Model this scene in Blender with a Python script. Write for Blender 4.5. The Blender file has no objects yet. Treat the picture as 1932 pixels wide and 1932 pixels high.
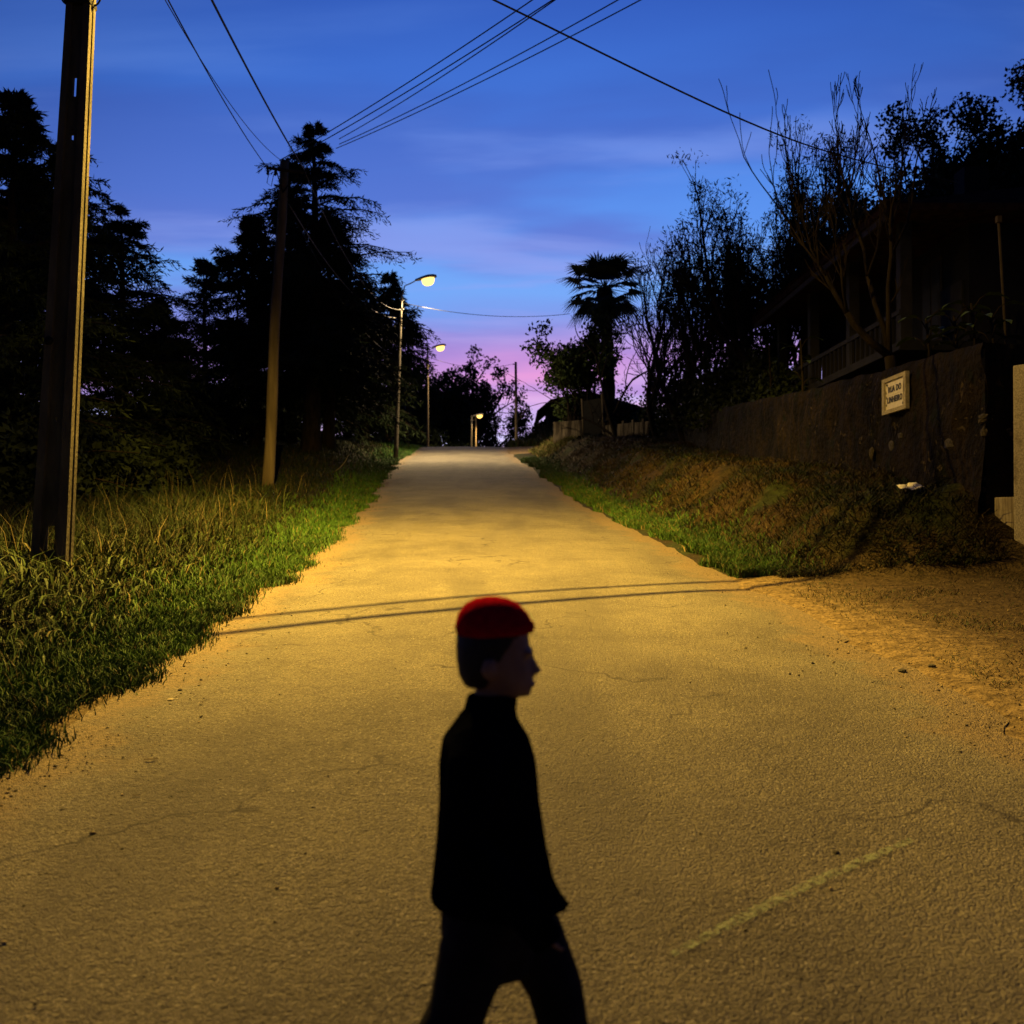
import bpy, bmesh, math, random
import numpy as np
from mathutils import Vector, Matrix

R = math.radians
rng = np.random.default_rng(7)
random.seed(7)
scene = bpy.context.scene
COL = scene.collection

# ------------------------------------------------------------------ camera
F = 1932.0            # focal length in units of a 1932 px wide picture
PITCH = R(1.0)
CAMZ = 1.6
cam_d = bpy.data.cameras.new('camera')
cam_d.sensor_width = 36; cam_d.lens = 36; cam_d.clip_start = 0.05; cam_d.clip_end = 3000
cam = bpy.data.objects.new('camera', cam_d); COL.objects.link(cam)
cam.location = (0, 0, CAMZ); cam.rotation_euler = (R(90) + PITCH, 0, 0)
cam_d.dof.use_dof = True; cam_d.dof.focus_distance = 9.5; cam_d.dof.aperture_fstop = 2.6
scene.camera = cam

# ------------------------------------------------------------------ world: dusk sky
world = bpy.data.worlds.new('World'); scene.world = world; world.use_nodes = True
SUN_AZ = R(2)          # after-glow lies straight up the road
def srgb(r, g, b):
    f = lambda c: (c/255/12.92) if c/255 <= 0.04045 else ((c/255+0.055)/1.055)**2.4
    return (f(r), f(g), f(b), 1)
def build_world():
    nt = world.node_tree; nt.nodes.clear(); N = nt.nodes.new; L = nt.links.new
    out = N('ShaderNodeOutputWorld'); bg = N('ShaderNodeBackground')
    L(bg.outputs[0], out.inputs[0])
    tc = N('ShaderNodeTexCoord'); sep = N('ShaderNodeSeparateXYZ'); L(tc.outputs['Generated'], sep.inputs[0])
    def math_(op, a, b=None, c=None, clamp=False):
        m = N('ShaderNodeMath'); m.operation = op; m.use_clamp = clamp
        for i, v in enumerate((a, b, c)):
            if v is None: continue
            if isinstance(v, (int, float)): m.inputs[i].default_value = v
            else: L(v, m.inputs[i])
        return m.outputs[0]
    def mix(fac, a, b, t='MIX'):
        m = N('ShaderNodeMix'); m.data_type = 'RGBA'; m.blend_type = t
        for i, v in ((0, fac), (6, a), (7, b)):
            if isinstance(v, (int, float)): m.inputs[i].default_value = v
            elif isinstance(v, tuple): m.inputs[i].default_value = v
            else: L(v, m.inputs[i])
        return m.outputs[2]
    def ramp(fac, stops, interp='EASE'):
        r = N('ShaderNodeValToRGB'); L(fac, r.inputs[0]); cr = r.color_ramp; cr.interpolation = interp
        while len(cr.elements) < len(stops): cr.elements.new(0.5)
        for e, (p, c) in zip(cr.elements, stops): e.position = p; e.color = c
        return r.outputs[0]
    x, y, z = sep.outputs
    # wavy elevation so that the bands of the after-glow are not ruled lines
    n0 = N('ShaderNodeTexNoise'); n0.inputs['Scale'].default_value = 3.0; n0.inputs['Detail'].default_value = 4
    mp0 = N('ShaderNodeMapping'); mp0.inputs['Scale'].default_value = (1.0, 1.0, 5.0); L(tc.outputs['Generated'], mp0.inputs[0]); L(mp0.outputs[0], n0.inputs[0])
    wob = math_('MULTIPLY', math_('SUBTRACT', n0.outputs[0], 0.5), 0.055)
    el = math_('ADD', z, wob)
    grad = ramp(el, [(0.0, srgb(205, 200, 242)), (0.085, srgb(196, 202, 250)), (0.125, srgb(176, 182, 246)),
                     (0.16, srgb(140, 138, 220)), (0.19, srgb(112, 140, 224)), (0.225, srgb(104, 162, 242)),
                     (0.29, srgb(82, 142, 234)), (0.37, srgb(60, 116, 216)), (0.46, srgb(46, 94, 194)), (1.0, srgb(18, 46, 124))], 'LINEAR')
    # pink patch of the after-glow, low over the end of the road
    gx_ = math_('DIVIDE', math_('SUBTRACT', x, 0.02), 0.13); gz_ = math_('DIVIDE', math_('SUBTRACT', el, 0.148), 0.028)
    g2 = math_('ADD', math_('MULTIPLY', gx_, gx_), math_('MULTIPLY', gz_, gz_)); gl = math_('POWER', 2.718, math_('MULTIPLY', g2, -1.0))
    gl = math_('MULTIPLY', gl, math_('GREATER_THAN', y, 0.0))
    grad = mix(math_('MULTIPLY', gl, 0.9), grad, srgb(224, 146, 214))
    # the sky darkens away from the after-glow
    az = math_('MULTIPLY_ADD', y, math.cos(SUN_AZ), math_('MULTIPLY', x, math.sin(SUN_AZ)))
    side = ramp(math_('MULTIPLY_ADD', az, 0.5, 0.5), [(0.0, (0.03, 0.035, 0.05, 1)), (0.6, (0.14, 0.16, 0.2, 1)), (0.88, (0.55, 0.58, 0.64, 1)), (0.97, (1.05, 1.05, 1.05, 1))], 'EASE')
    sky = mix(1.0, grad, side, 'MULTIPLY')
    # streaks of cloud seen in perspective on a high flat layer
    den = math_('ADD', math_('MAXIMUM', z, 0.0), 0.10)
    comb = N('ShaderNodeCombineXYZ'); L(math_('DIVIDE', x, den), comb.inputs[0]); L(math_('DIVIDE', y, den), comb.inputs[1])
    def cloud(rot, sc, loc, scale, lo, hi, detail=5):
        mp = N('ShaderNodeMapping'); mp.inputs['Rotation'].default_value = (0, 0, rot); mp.inputs['Scale'].default_value = sc; mp.inputs['Location'].default_value = loc
        L(comb.outputs[0], mp.inputs[0])
        n = N('ShaderNodeTexNoise'); n.inputs['Scale'].default_value = scale; n.inputs['Detail'].default_value = detail; n.inputs['Roughness'].default_value = 0.48; n.inputs['Distortion'].default_value = 0.25
        L(mp.outputs[0], n.inputs[0])
        mr = N('ShaderNodeMapRange'); mr.interpolation_type = 'SMOOTHSTEP'; mr.inputs[1].default_value = lo; mr.inputs[2].default_value = hi
        L(n.outputs[0], mr.inputs[0]); return mr.outputs[0]
    c1 = cloud(R(-28), (0.6, 1.25, 1), (5.6, 3.4, 0), 1.1, 0.44, 0.62)
    c2 = cloud(R(-20), (0.5, 1.4, 1), (8.4, 5.2, 0), 1.8, 0.47, 0.66, 7)
    cl_dark = ramp(z, [(0.08, srgb(170, 150, 225)), (0.16, srgb(172, 132, 212)), (0.20, srgb(112, 124, 210)), (0.30, srgb(76, 112, 206)), (0.40, srgb(52, 96, 192)), (0.48, srgb(40, 84, 180)), (1.0, srgb(18, 36, 96))], 'LINEAR')
    cl_light = ramp(z, [(0.08, srgb(222, 200, 245)), (0.15, srgb(216, 150, 214)), (0.20, srgb(150, 158, 234)), (0.30, srgb(124, 152, 232)), (0.40, srgb(84, 130, 222)), (0.48, srgb(62, 108, 204)), (1.0, srgb(28, 56, 136))], 'LINEAR')
    cd = mix(1.0, cl_dark, side, 'MULTIPLY'); clt = mix(1.0, cl_light, side, 'MULTIPLY')
    sky = mix(math_('MULTIPLY', c1, 0.95), sky, cd)
    sky = mix(math_('MULTIPLY', c2, 0.7), sky, clt)
    # a little physical twilight on top
    st = N('ShaderNodeTexSky'); st.sky_type = 'NISHITA'; st.sun_disc = False; st.sun_elevation = R(0.5); st.sun_rotation = SUN_AZ
    sky = mix(0.012, sky, st.outputs[0], 'ADD')
    L(sky, bg.inputs[0]); bg.inputs[1].default_value = 1.0
build_world()

# the last of the sun, already at the horizon behind the trees
sun_d = bpy.data.lights.new('sun', 'SUN'); sun_d.energy = 0.02; sun_d.angle = R(12); sun_d.color = (1, 0.7, 0.75)
sun = bpy.data.objects.new('sun', sun_d); COL.objects.link(sun)
sun.rotation_euler = (R(-89), 0, -SUN_AZ)

scene.view_settings.view_transform = 'Standard'; scene.view_settings.look = 'None'
scene.view_settings.exposure = 0; scene.view_settings.gamma = 1; scene.view_settings.use_curve_mapping = False
scene.cycles.max_bounces = 4; scene.cycles.diffuse_bounces = 2; scene.cycles.glossy_bounces = 2
scene.cycles.transparent_max_bounces = 8
scene.cycles.use_denoising = True
scene.cycles.sample_clamp_indirect = 4

# ------------------------------------------------------------------ helpers
def at(px, py, d):
    """world point on the ray through picture point (px,py), 1932 px square, at depth y = d"""
    u = (px-966)/F; v = (966-py)/F
    c, s = math.cos(PITCH), math.sin(PITCH)
    dy = c - v*s; dz = s + v*c
    return Vector((u/dy*d, d, CAMZ + dz/dy*d))

def link(name, me, mat=None, parent=None):
    o = bpy.data.objects.new(name, me); COL.objects.link(o)
    if mat is not None and not me.materials: me.materials.append(mat)
    if parent is not None: o.parent = parent
    return o
def tag(o, label=None, cat=None, group=None, kind=None):
    if label: o['label'] = label
    if cat: o['category'] = cat
    if group: o['group'] = group
    if kind: o['kind'] = kind
    return o
def thing(name, label, cat, loc=(0, 0, 0), group=None):
    o = bpy.data.objects.new(name, None); COL.objects.link(o); o.location = loc; o.empty_display_size = 0.2
    return tag(o, label, cat, group)

def np_mesh(name, V, Fc, smooth=False, col=None):
    V = np.asarray(V, dtype=np.float32); Fc = np.asarray(Fc, dtype=np.int32)
    me = bpy.data.meshes.new(name); k = Fc.shape[1]
    me.vertices.add(len(V)); me.vertices.foreach_set('co', V.ravel())
    me.loops.add(Fc.size); me.loops.foreach_set('vertex_index', Fc.ravel())
    me.polygons.add(len(Fc)); me.polygons.foreach_set('loop_start', np.arange(0, Fc.size, k, dtype=np.int32))
    if smooth: me.polygons.foreach_set('use_smooth', np.ones(len(Fc), dtype=bool))
    me.update(calc_edges=True)
    if col is not None:
        a = me.color_attributes.new('Col', 'FLOAT_COLOR', 'POINT')
        c4 = np.ones((len(V), 4), dtype=np.float32); c4[:, :3] = col; a.data.foreach_set('color', c4.ravel())
    return me

class MB:
    """collects boxes, tubes, lofts into one mesh"""
    def __init__(s): s.v = []; s.f = []; s.sm = []
    def add(s, vs, fs, smooth=False):
        b = len(s.v); s.v += [tuple(p) for p in vs]; s.f += [tuple(b+i for i in f) for f in fs]; s.sm += [smooth]*len(fs)
    def box(s, c, size, m=None, taper=1.0):
        hx, hy, hz = (q/2 for q in size); vs = []
        for dz in (-1, 1):
            t = taper if dz > 0 else 1
            for dx, dy in ((-1, -1), (1, -1), (1, 1), (-1, 1)):
                p = Vector((dx*hx*t, dy*hy*t, dz*hz))
                if m: p = m @ p
                vs.append(p + Vector(c))
        s.add(vs, [(3, 2, 1, 0), (4, 5, 6, 7), (0, 1, 5, 4), (1, 2, 6, 5), (2, 3, 7, 6), (3, 0, 4, 7)])
    def tube(s, pts, rad, n=8, cap=True, smooth=True):
        pts = [Vector(p) for p in pts]
        if isinstance(rad, (int, float)): rad = [rad]*len(pts)
        vs = []; fs = []; up = None
        for i, p in enumerate(pts):
            d = (pts[min(i+1, len(pts)-1)] - pts[max(i-1, 0)]); d = d.normalized() if d.length > 1e-9 else Vector((0, 0, 1))
            if up is None: up = Vector((1, 0, 0)) if abs(d.x) < 0.9 else Vector((0, 1, 0))
            a = up - d*up.dot(d)
            if a.length < 1e-5: a = d.orthogonal()
            a.normalize(); b = d.cross(a); up = a
            for k in range(n):
                t = 2*math.pi*k/n; vs.append(p + (a*math.cos(t) + b*math.sin(t))*rad[i])
        for i in range(len(pts)-1):
            for k in range(n):
                k2 = (k+1) % n; fs.append((i*n+k, i*n+k2, (i+1)*n+k2, (i+1)*n+k))
        if cap: fs.append(tuple(range(n-1, -1, -1))); fs.append(tuple((len(pts)-1)*n+k for k in range(n)))
        s.add(vs, fs, smooth)
    def loft(s, rings, n=16, smooth=True):
        """rings: (cx,cy,cz,rx,ry[,tilt]) ellipses stacked roughly along z"""
        vs = []; fs = []
        for r in rings:
            cx, cy, cz, rx, ry = r[:5]; tl = r[5] if len(r) > 5 else 0
            for k in range(n):
                t = 2*math.pi*k/n; dx = rx*math.cos(t)
                vs.append((cx+dx*math.cos(tl), cy+ry*math.sin(t), cz+dx*math.sin(tl)))
        for i in range(len(rings)-1):
            for k in range(n):
                k2 = (k+1) % n; fs.append((i*n+k, i*n+k2, (i+1)*n+k2, (i+1)*n+k))
        fs.append(tuple(range(n-1, -1, -1))); fs.append(tuple((len(rings)-1)*n+k for k in range(n)))
        s.add(vs, fs, smooth)
    def mesh(s, name):
        me = bpy.data.meshes.new(name); me.from_pydata(s.v, [], s.f); me.update()
        me.polygons.foreach_set('use_smooth', s.sm); return me
    def build(s, name, mat, parent=None): return link(name, s.mesh(name), mat, parent)

def bevel_obj(o, w, seg=2):
    bm = bmesh.new(); bm.from_mesh(o.data); bmesh.ops.bevel(bm, geom=list(bm.edges), offset=w, segments=seg, affect='EDGES', profile=0.6)
    bm.to_mesh(o.data); bm.free(); return o

def sstep(a, b, x):
    t = np.clip((np.asarray(x, dtype=float)-a)/(b-a), 0, 1); return t*t*(3-2*t)
# value noise
_T = np.random.default_rng(3).random((256, 256))
def vnoise(x, y):
    x = np.asarray(x, dtype=float); y = np.asarray(y, dtype=float)
    xi = np.floor(x).astype(int); yi = np.floor(y).astype(int); fx = x-xi; fy = y-yi
    fx = fx*fx*(3-2*fx); fy = fy*fy*(3-2*fy); g = lambda a, b: _T[a & 255, b & 255]
    return (g(xi, yi)*(1-fx)+g(xi+1, yi)*fx)*(1-fy)+(g(xi, yi+1)*(1-fx)+g(xi+1, yi+1)*fx)*fy
def fbm(x, y, o=4):
    s = 0; a = 0.5
    for k in range(o): s = s + a*vnoise(x*2**k+17.3*k, y*2**k+5.1*k); a *= 0.5
    return s/(1-0.5**o)

# ------------------------------------------------------------------ materials
def mat_base(name):
    m = bpy.data.materials.new(name); m.use_nodes = True; nt = m.node_tree
    return m, nt, nt.nodes['Principled BSDF'], nt.nodes.new, nt.links.new
def noise_mat(name, c1, c2, scale=8, rough=0.85, bump=0.0, bscale=60, lo=0.35, hi=0.65, stretch=(1, 1, 1), spec=0.3, c3=None, s3=2.0, lo3=0.55, hi3=0.7, bdist=0.02):
    m, nt, P, N, L = mat_base(name)
    tc = N('ShaderNodeTexCoord'); mp = N('ShaderNodeMapping'); mp.inputs['Scale'].default_value = stretch; L(tc.outputs['Object'], mp.inputs[0])
    n = N('ShaderNodeTexNoise'); n.inputs['Scale'].default_value = scale; n.inputs['Detail'].default_value = 6; L(mp.outputs[0], n.inputs[0])
    r = N('ShaderNodeValToRGB'); r.color_ramp.elements[0].position = lo; r.color_ramp.elements[1].position = hi
    r.color_ramp.elements[0].color = (*c1, 1); r.color_ramp.elements[1].color = (*c2, 1); L(n.outputs[0], r.inputs[0])
    colr = r.outputs[0]
    if c3:
        n3 = N('ShaderNodeTexNoise'); n3.inputs['Scale'].default_value = s3; n3.inputs['Detail'].default_value = 5; L(mp.outputs[0], n3.inputs[0])
        mr = N('ShaderNodeMapRange'); mr.inputs[1].default_value = lo3; mr.inputs[2].default_value = hi3; L(n3.outputs[0], mr.inputs[0])
        mx = N('ShaderNodeMix'); mx.data_type = 'RGBA'; L(mr.outputs[0], mx.inputs[0]); L(colr, mx.inputs[6]); mx.inputs[7].default_value = (*c3, 1); colr = mx.outputs[2]
    L(colr, P.inputs['Base Color']); P.inputs['Roughness'].default_value = rough; P.inputs['Specular IOR Level'].default_value = spec
    if bump:
        nb = N('ShaderNodeTexNoise'); nb.inputs['Scale'].default_value = bscale; nb.inputs['Detail'].default_value = 5; L(mp.outputs[0], nb.inputs[0])
        b = N('ShaderNodeBump'); b.inputs['Strength'].default_value = bump; b.inputs['Distance'].default_value = bdist; L(nb.outputs[0], b.inputs['Height']); L(b.outputs[0], P.inputs['Normal'])
    return m
def col_mat(name, rough=0.7, spec=0.2, mult=1.0, trans=0.0):
    m, nt, P, N, L = mat_base(name)
    a = N('ShaderNodeVertexColor'); a.layer_name = 'Col'; L(a.outputs[0], P.inputs['Base Color'])
    P.inputs['Roughness'].default_value = rough; P.inputs['Specular IOR Level'].default_value = spec
    return m
def emit_mat(name, c, s):
    m, nt, P, N, L = mat_base(name); P.inputs['Base Color'].default_value = (0.8, 0.7, 0.5, 1)
    P.inputs['Emission Color'].default_value = (*c, 1); P.inputs['Emission Strength'].default_value = s; return m

M = {}
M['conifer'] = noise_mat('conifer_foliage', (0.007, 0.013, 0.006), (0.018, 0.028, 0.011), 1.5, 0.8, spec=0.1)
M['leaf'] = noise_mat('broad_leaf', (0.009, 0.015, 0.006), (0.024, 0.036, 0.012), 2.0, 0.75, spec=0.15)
M['leaf_green'] = noise_mat('shrub_leaf', (0.025, 0.045, 0.012), (0.055, 0.085, 0.025), 2.0, 0.7, spec=0.15)
M['frond'] = noise_mat('palm_frond', (0.018, 0.030, 0.010), (0.040, 0.052, 0.016), 3.0, 0.7, spec=0.2)
M['bark'] = noise_mat('bark', (0.012, 0.009, 0.007), (0.030, 0.023, 0.017), 9, 0.95, 0.8, 40, stretch=(1, 1, 0.25), spec=0.1)
M['bark_pale'] = noise_mat('pale_bark', (0.008, 0.0065, 0.005), (0.020, 0.015, 0.011), 8, 0.95, 0.7, 35, stretch=(1, 1, 0.3), spec=0.1)
M['wood'] = noise_mat('weathered_wood', (0.065, 0.052, 0.034), (0.13, 0.104, 0.068), 6, 0.9, 0.6, 45, stretch=(1, 1, 0.12), c3=(0.05, 0.038, 0.026), s3=1.6, lo3=0.56, hi3=0.68)
M['pole_concrete'] = noise_mat('pole_concrete', (0.045, 0.040, 0.033), (0.095, 0.085, 0.068), 5, 0.9, 0.7, 70, stretch=(1, 1, 0.35), c3=(0.026, 0.022, 0.018), s3=2.5)
M['concrete'] = noise_mat('stained_concrete', (0.060, 0.050, 0.036), (0.16, 0.135, 0.10), 4.5, 0.92, 0.5, 50, stretch=(2.2, 2.2, 0.35), c3=(0.03, 0.023, 0.016), s3=2.5, lo3=.48, hi3=.62)
M['granite'] = noise_mat('granite', (0.22, 0.195, 0.155), (0.42, 0.385, 0.31), 55, 0.85, 0.35, 90, c3=(0.13, 0.11, 0.085), s3=4)
M['granite_streak'] = noise_mat('streaked_granite', (0.20, 0.17, 0.13), (0.36, 0.32, 0.255), 45, 0.85, 0.35, 90, stretch=(1, 1, 0.12), c3=(0.08, 0.06, 0.042), s3=7, lo3=0.5, hi3=0.62)
M['metal'] = noise_mat('galvanised', (0.22, 0.21, 0.19), (0.34, 0.33, 0.31), 12, 0.5, 0.1, 60, spec=0.5)
M['dark_metal'] = noise_mat('dark_metal', (0.006, 0.006, 0.007), (0.012, 0.012, 0.013), 10, 0.8, 0.15, 50, spec=0.1)
M['cable'] = noise_mat('black_cable', (0.012, 0.012, 0.013), (0.022, 0.022, 0.023), 20, 0.65, spec=0.2)
M['cable_pale'] = noise_mat('bare_cable', (0.10, 0.09, 0.08), (0.16, 0.15, 0.13), 20, 0.5, spec=0.4)
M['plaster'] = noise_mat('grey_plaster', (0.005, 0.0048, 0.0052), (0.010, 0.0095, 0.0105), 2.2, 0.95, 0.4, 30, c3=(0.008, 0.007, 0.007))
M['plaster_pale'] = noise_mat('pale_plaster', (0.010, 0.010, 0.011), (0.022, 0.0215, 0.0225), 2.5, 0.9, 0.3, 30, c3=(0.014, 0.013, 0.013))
M['roof_tile'] = noise_mat('roof_tile', (0.022, 0.012, 0.009), (0.05, 0.026, 0.018), 5, 1.0, 0.4, 30, spec=0.0, c3=(0.03, 0.028, 0.02), s3=2.5)
M['timber'] = noise_mat('dark_timber', (0.016, 0.012, 0.009), (0.034, 0.025, 0.018), 6, 0.95, 0.4, 40, stretch=(0.3, 1, 1))
M['glass'] = noise_mat('dark_window', (0.01, 0.011, 0.014), (0.018, 0.019, 0.023), 3, 0.6, spec=0.1)
M['lens'] = emit_mat('sodium_lamp', (1.0, 0.60, 0.12), 2.3)
M['lens_pale'] = emit_mat('pale_sodium_lamp', (1.0, 0.62, 0.15), 2.6)
M['jacket'] = noise_mat('navy_jacket', (0.0018, 0.002, 0.0036), (0.0035, 0.004, 0.0065), 14, 1.0, 0.3, 120, spec=0.0)
M['trousers'] = noise_mat('black_trousers', (0.006, 0.006, 0.008), (0.011, 0.011, 0.014), 14, 0.9, 0.3, 120, spec=0.1)
M['skin'] = noise_mat('skin', (0.22, 0.12, 0.08), (0.30, 0.17, 0.115), 20, 0.6, spec=0.3)
M['hair'] = noise_mat('dark_hair', (0.012, 0.008, 0.006), (0.025, 0.017, 0.012), 60, 0.6, 0.6, 150, stretch=(1, 1, 0.2))
M['red'] = noise_mat('red_knit', (0.36, 0.004, 0.012), (0.50, 0.008, 0.020), 60, 1.0, 0.7, 160, spec=0.0)
M['shoe'] = noise_mat('dark_shoe', (0.01, 0.01, 0.011), (0.02, 0.02, 0.022), 15, 0.6)
M['tile_white'] = noise_mat('sign_tile', (0.62, 0.58, 0.48), (0.74, 0.70, 0.60), 9, 0.35, spec=0.5, c3=(0.48, 0.43, 0.33), s3=12, lo3=0.58, hi3=0.75)
M['ink'] = noise_mat('sign_ink', (0.012, 0.012, 0.02), (0.03, 0.028, 0.035), 40, 0.5)
M['litter'] = noise_mat('white_litter', (0.62, 0.60, 0.55), (0.78, 0.76, 0.70), 12, 0.8, 0.4, 30)
M['stone_dark'] = noise_mat('dark_stone', (0.02, 0.018, 0.015), (0.055, 0.048, 0.04), 25, 0.9, 0.6, 60)
M['stone_pale'] = noise_mat('pale_stone', (0.20, 0.17, 0.12), (0.36, 0.31, 0.23), 25, 0.9, 0.6, 60)
M['stone_wall'] = noise_mat('lichen_stone', (0.018, 0.015, 0.011), (0.065, 0.053, 0.038), 22, 0.95, 0.6, 60)
M['dead_leaf'] = noise_mat('dead_leaf', (0.03, 0.018, 0.01), (0.07, 0.04, 0.02), 25, 0.85)
M['grass'] = col_mat('grass_blades', 0.65, 0.15)
M['wallstone'] = None

def wall_material():
    m, nt, P, N, L = mat_base('mossy_wall')
    tc = N('ShaderNodeTexCoord')
    def noise(scale, det=6, st=(1, 1, 1), dist=0):
        mp = N('ShaderNodeMapping'); mp.inputs['Scale'].default_value = st; L(tc.outputs['Object'], mp.inputs[0])
        n = N('ShaderNodeTexNoise'); n.inputs['Scale'].default_value = scale; n.inputs['Detail'].default_value = det; n.inputs['Distortion'].default_value = dist; L(mp.outputs[0], n.inputs[0]); return n.outputs[0]
    def rampv(f, lo, hi):
        mr = N('ShaderNodeMapRange'); mr.interpolation_type = 'SMOOTHSTEP'; mr.inputs[1].default_value = lo; mr.inputs[2].default_value = hi; L(f, mr.inputs[0]); return mr.outputs[0]
    def mix(f, a, b):
        x = N('ShaderNodeMix'); x.data_type = 'RGBA'; L(f, x.inputs[0])
        for i, v in ((6, a), (7, b)):
            if isinstance(v, tuple): x.inputs[i].default_value = (*v, 1)
            else: L(v, x.inputs[i])
        return x.outputs[2]
    c = mix(rampv(noise(1.7), 0.35, 0.65), (0.003, 0.0026, 0.0022), (0.012, 0.0085, 0.0055))
    c = mix(rampv(noise(4.0, 6, (1, 1, 0.16)), 0.52, 0.70), c, (0.017, 0.0115, 0.007))     # vertical runs
    c = mix(rampv(noise(2.6, 7), 0.56, 0.68), c, (0.005, 0.0065, 0.003))                   # moss
    lich = N('ShaderNodeMath'); lich.operation = 'MULTIPLY'; L(rampv(noise(9, 3, dist=0.6), 0.62, 0.66), lich.inputs[0]); L(rampv(noise(1.1, 2), 0.46, 0.60), lich.inputs[1])
    c = mix(lich.outputs[0], c, (0.055, 0.043, 0.030))                                        # lichen, fallen render
    L(c, P.inputs['Base Color']); P.inputs['Roughness'].default_value = 0.95; P.inputs['Specular IOR Level'].default_value = 0.1
    b = N('ShaderNodeBump'); b.inputs['Strength'].default_value = 1.0; b.inputs['Distance'].default_value = 0.14; L(noise(8, 8), b.inputs['Height']); L(b.outputs[0], P.inputs['Normal'])
    return m
M['wallstone'] = wall_material()

def road_material():
    m, nt, P, N, L = mat_base('worn_asphalt')
    tc = N('ShaderNodeTexCoord'); O = tc.outputs['Object']
    att = N('ShaderNodeVertexColor'); att.layer_name = 'Col'; sp = N('ShaderNodeSeparateColor'); L(att.outputs[0], sp.inputs[0])
    def noise(scale, det=4, rough=0.5, vec=None):
        n = N('ShaderNodeTexNoise'); n.inputs['Scale'].default_value = scale; n.inputs['Detail'].default_value = det; n.inputs['Roughness'].default_value = rough; L(vec or O, n.inputs[0]); return n.outputs[0]
    def mr(f, a, b, c=0, d=1, s=True):
        x = N('ShaderNodeMapRange'); x.interpolation_type = 'SMOOTHSTEP' if s else 'LINEAR'; x.inputs[1].default_value = a; x.inputs[2].default_value = b; x.inputs[3].default_value = c; x.inputs[4].default_value = d; L(f, x.inputs[0]); return x.outputs[0]
    def mix(f, a, b, t='MIX'):
        x = N('ShaderNodeMix'); x.data_type = 'RGBA'; x.blend_type = t
        if isinstance(f, float): x.inputs[0].default_value = f
        else: L(f, x.inputs[0])
        for i, v in ((6, a), (7, b)):
            if isinstance(v, tuple): x.inputs[i].default_value = (*v, 1)
            else: L(v, x.inputs[i])
        return x.outputs[2]
    def mul(a, b):
        x = N('ShaderNodeMath'); x.operation = 'MULTIPLY'
        for i, v in enumerate((a, b)):
            if isinstance(v, float): x.inputs[i].default_value = v
            else: L(v, x.inputs[i])
        return x.outputs[0]
    def add(a, b):
        x = N('ShaderNodeMath'); x.operation = 'ADD'; L(a, x.inputs[0]); L(b, x.inputs[1]); return x.outputs[0]
    vo = N('ShaderNodeTexVoronoi'); vo.inputs['Scale'].default_value = 120; L(O, vo.inputs['Vector'])        # aggregate of about 13 mm
    vo2 = N('ShaderNodeTexVoronoi'); vo2.inputs['Scale'].default_value = 40; L(O, vo2.inputs['Vector'])
    agg = N('ShaderNodeSeparateColor'); L(vo.outputs['Color'], agg.inputs[0])
    c = mix(mr(noise(0.9, 5), 0.38, 0.62), (0.088, 0.080, 0.064), (0.140, 0.128, 0.100))
    c = mix(mr(noise(4.5, 5), 0.4, 0.7), c, (0.115, 0.105, 0.086))
    c = mix(mr(agg.outputs[0], 0.0, 1.0, 0.0, 0.75), mix(1.0, c, (0.52, 0.51, 0.48), 'MULTIPLY'), mix(1.0, c, (1.55, 1.52, 1.45), 'MULTIPLY'))
    c = mix(mul(mr(agg.outputs[1], 0.975, 0.985), 0.7), c, (0.34, 0.32, 0.27))      # single pale chips
    c = mix(mul(mr(agg.outputs[2], 0.965, 0.975), 0.8), c, (0.02, 0.018, 0.016))    # single dark holes
    # tyre-polished and tarry bands, broad stains
    mp = N('ShaderNodeMapping'); mp.inputs['Scale'].default_value = (1.1, 0.16, 1); L(O, mp.inputs[0])
    c = mix(mul(mr(noise(1.0, 4, 0.55, mp.outputs[0]), 0.50, 0.68), 0.55), c, (0.058, 0.052, 0.044))
    c = mix(mul(mr(noise(0.35, 5, 0.6), 0.5, 0.66), 0.35), c, (0.15, 0.135, 0.105))
    dn = N('ShaderNodeTexNoise'); dn.inputs['Scale'].default_value = 2.2; dn.inputs['Detail'].default_value = 6; L(O, dn.inputs[0])
    dv = N('ShaderNodeVectorMath'); dv.operation = 'MULTIPLY_ADD'; L(dn.outputs['Color'], dv.inputs[0]); dv.inputs[1].default_value = (.9, .9, .9); L(O, dv.inputs[2])
    cr = N('ShaderNodeTexVoronoi'); cr.feature = 'DISTANCE_TO_EDGE'; cr.inputs['Scale'].default_value = .55; L(dv.outputs[0], cr.inputs['Vector'])
    crack = mul(mr(cr.outputs['Distance'], .004, .012, 1.0, 0.0), mr(noise(.7, 3), .47, .60))
    c = mix(mul(crack, 0.75), c, (0.022, 0.018, 0.014))
    # sand washed to the edges
    edge = mr(add(sp.outputs[0], mul(noise(3.2, 6, 0.65), 0.9)), 0.88, 1.25)
    sand = mix(mr(noise(38, 5), 0.35, 0.65), (0.105, 0.078, 0.045), (0.20, 0.150, 0.088))
    c = mix(mul(edge, 0.85), c, sand)
    L(c, P.inputs['Base Color'])
    P.inputs['Roughness'].default_value = 0.82; P.inputs['Specular IOR Level'].default_value = 0.35
    h = add(mul(mr(vo.outputs['Distance'], 0.0, 0.9, 1.0, 0.0, False), 1.0), mul(mr(vo2.outputs['Distance'], 0.0, 0.9, 1.0, 0.0, False), 0.9))
    h = add(h, mul(noise(16, 4), 1.6))
    b = N('ShaderNodeBump'); b.inputs['Strength'].default_value = 1.0; b.inputs['Distance'].default_value = 0.014; L(h, b.inputs['Height']); L(b.outputs[0], P.inputs['Normal'])
    return m
M['road'] = road_material()

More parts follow.
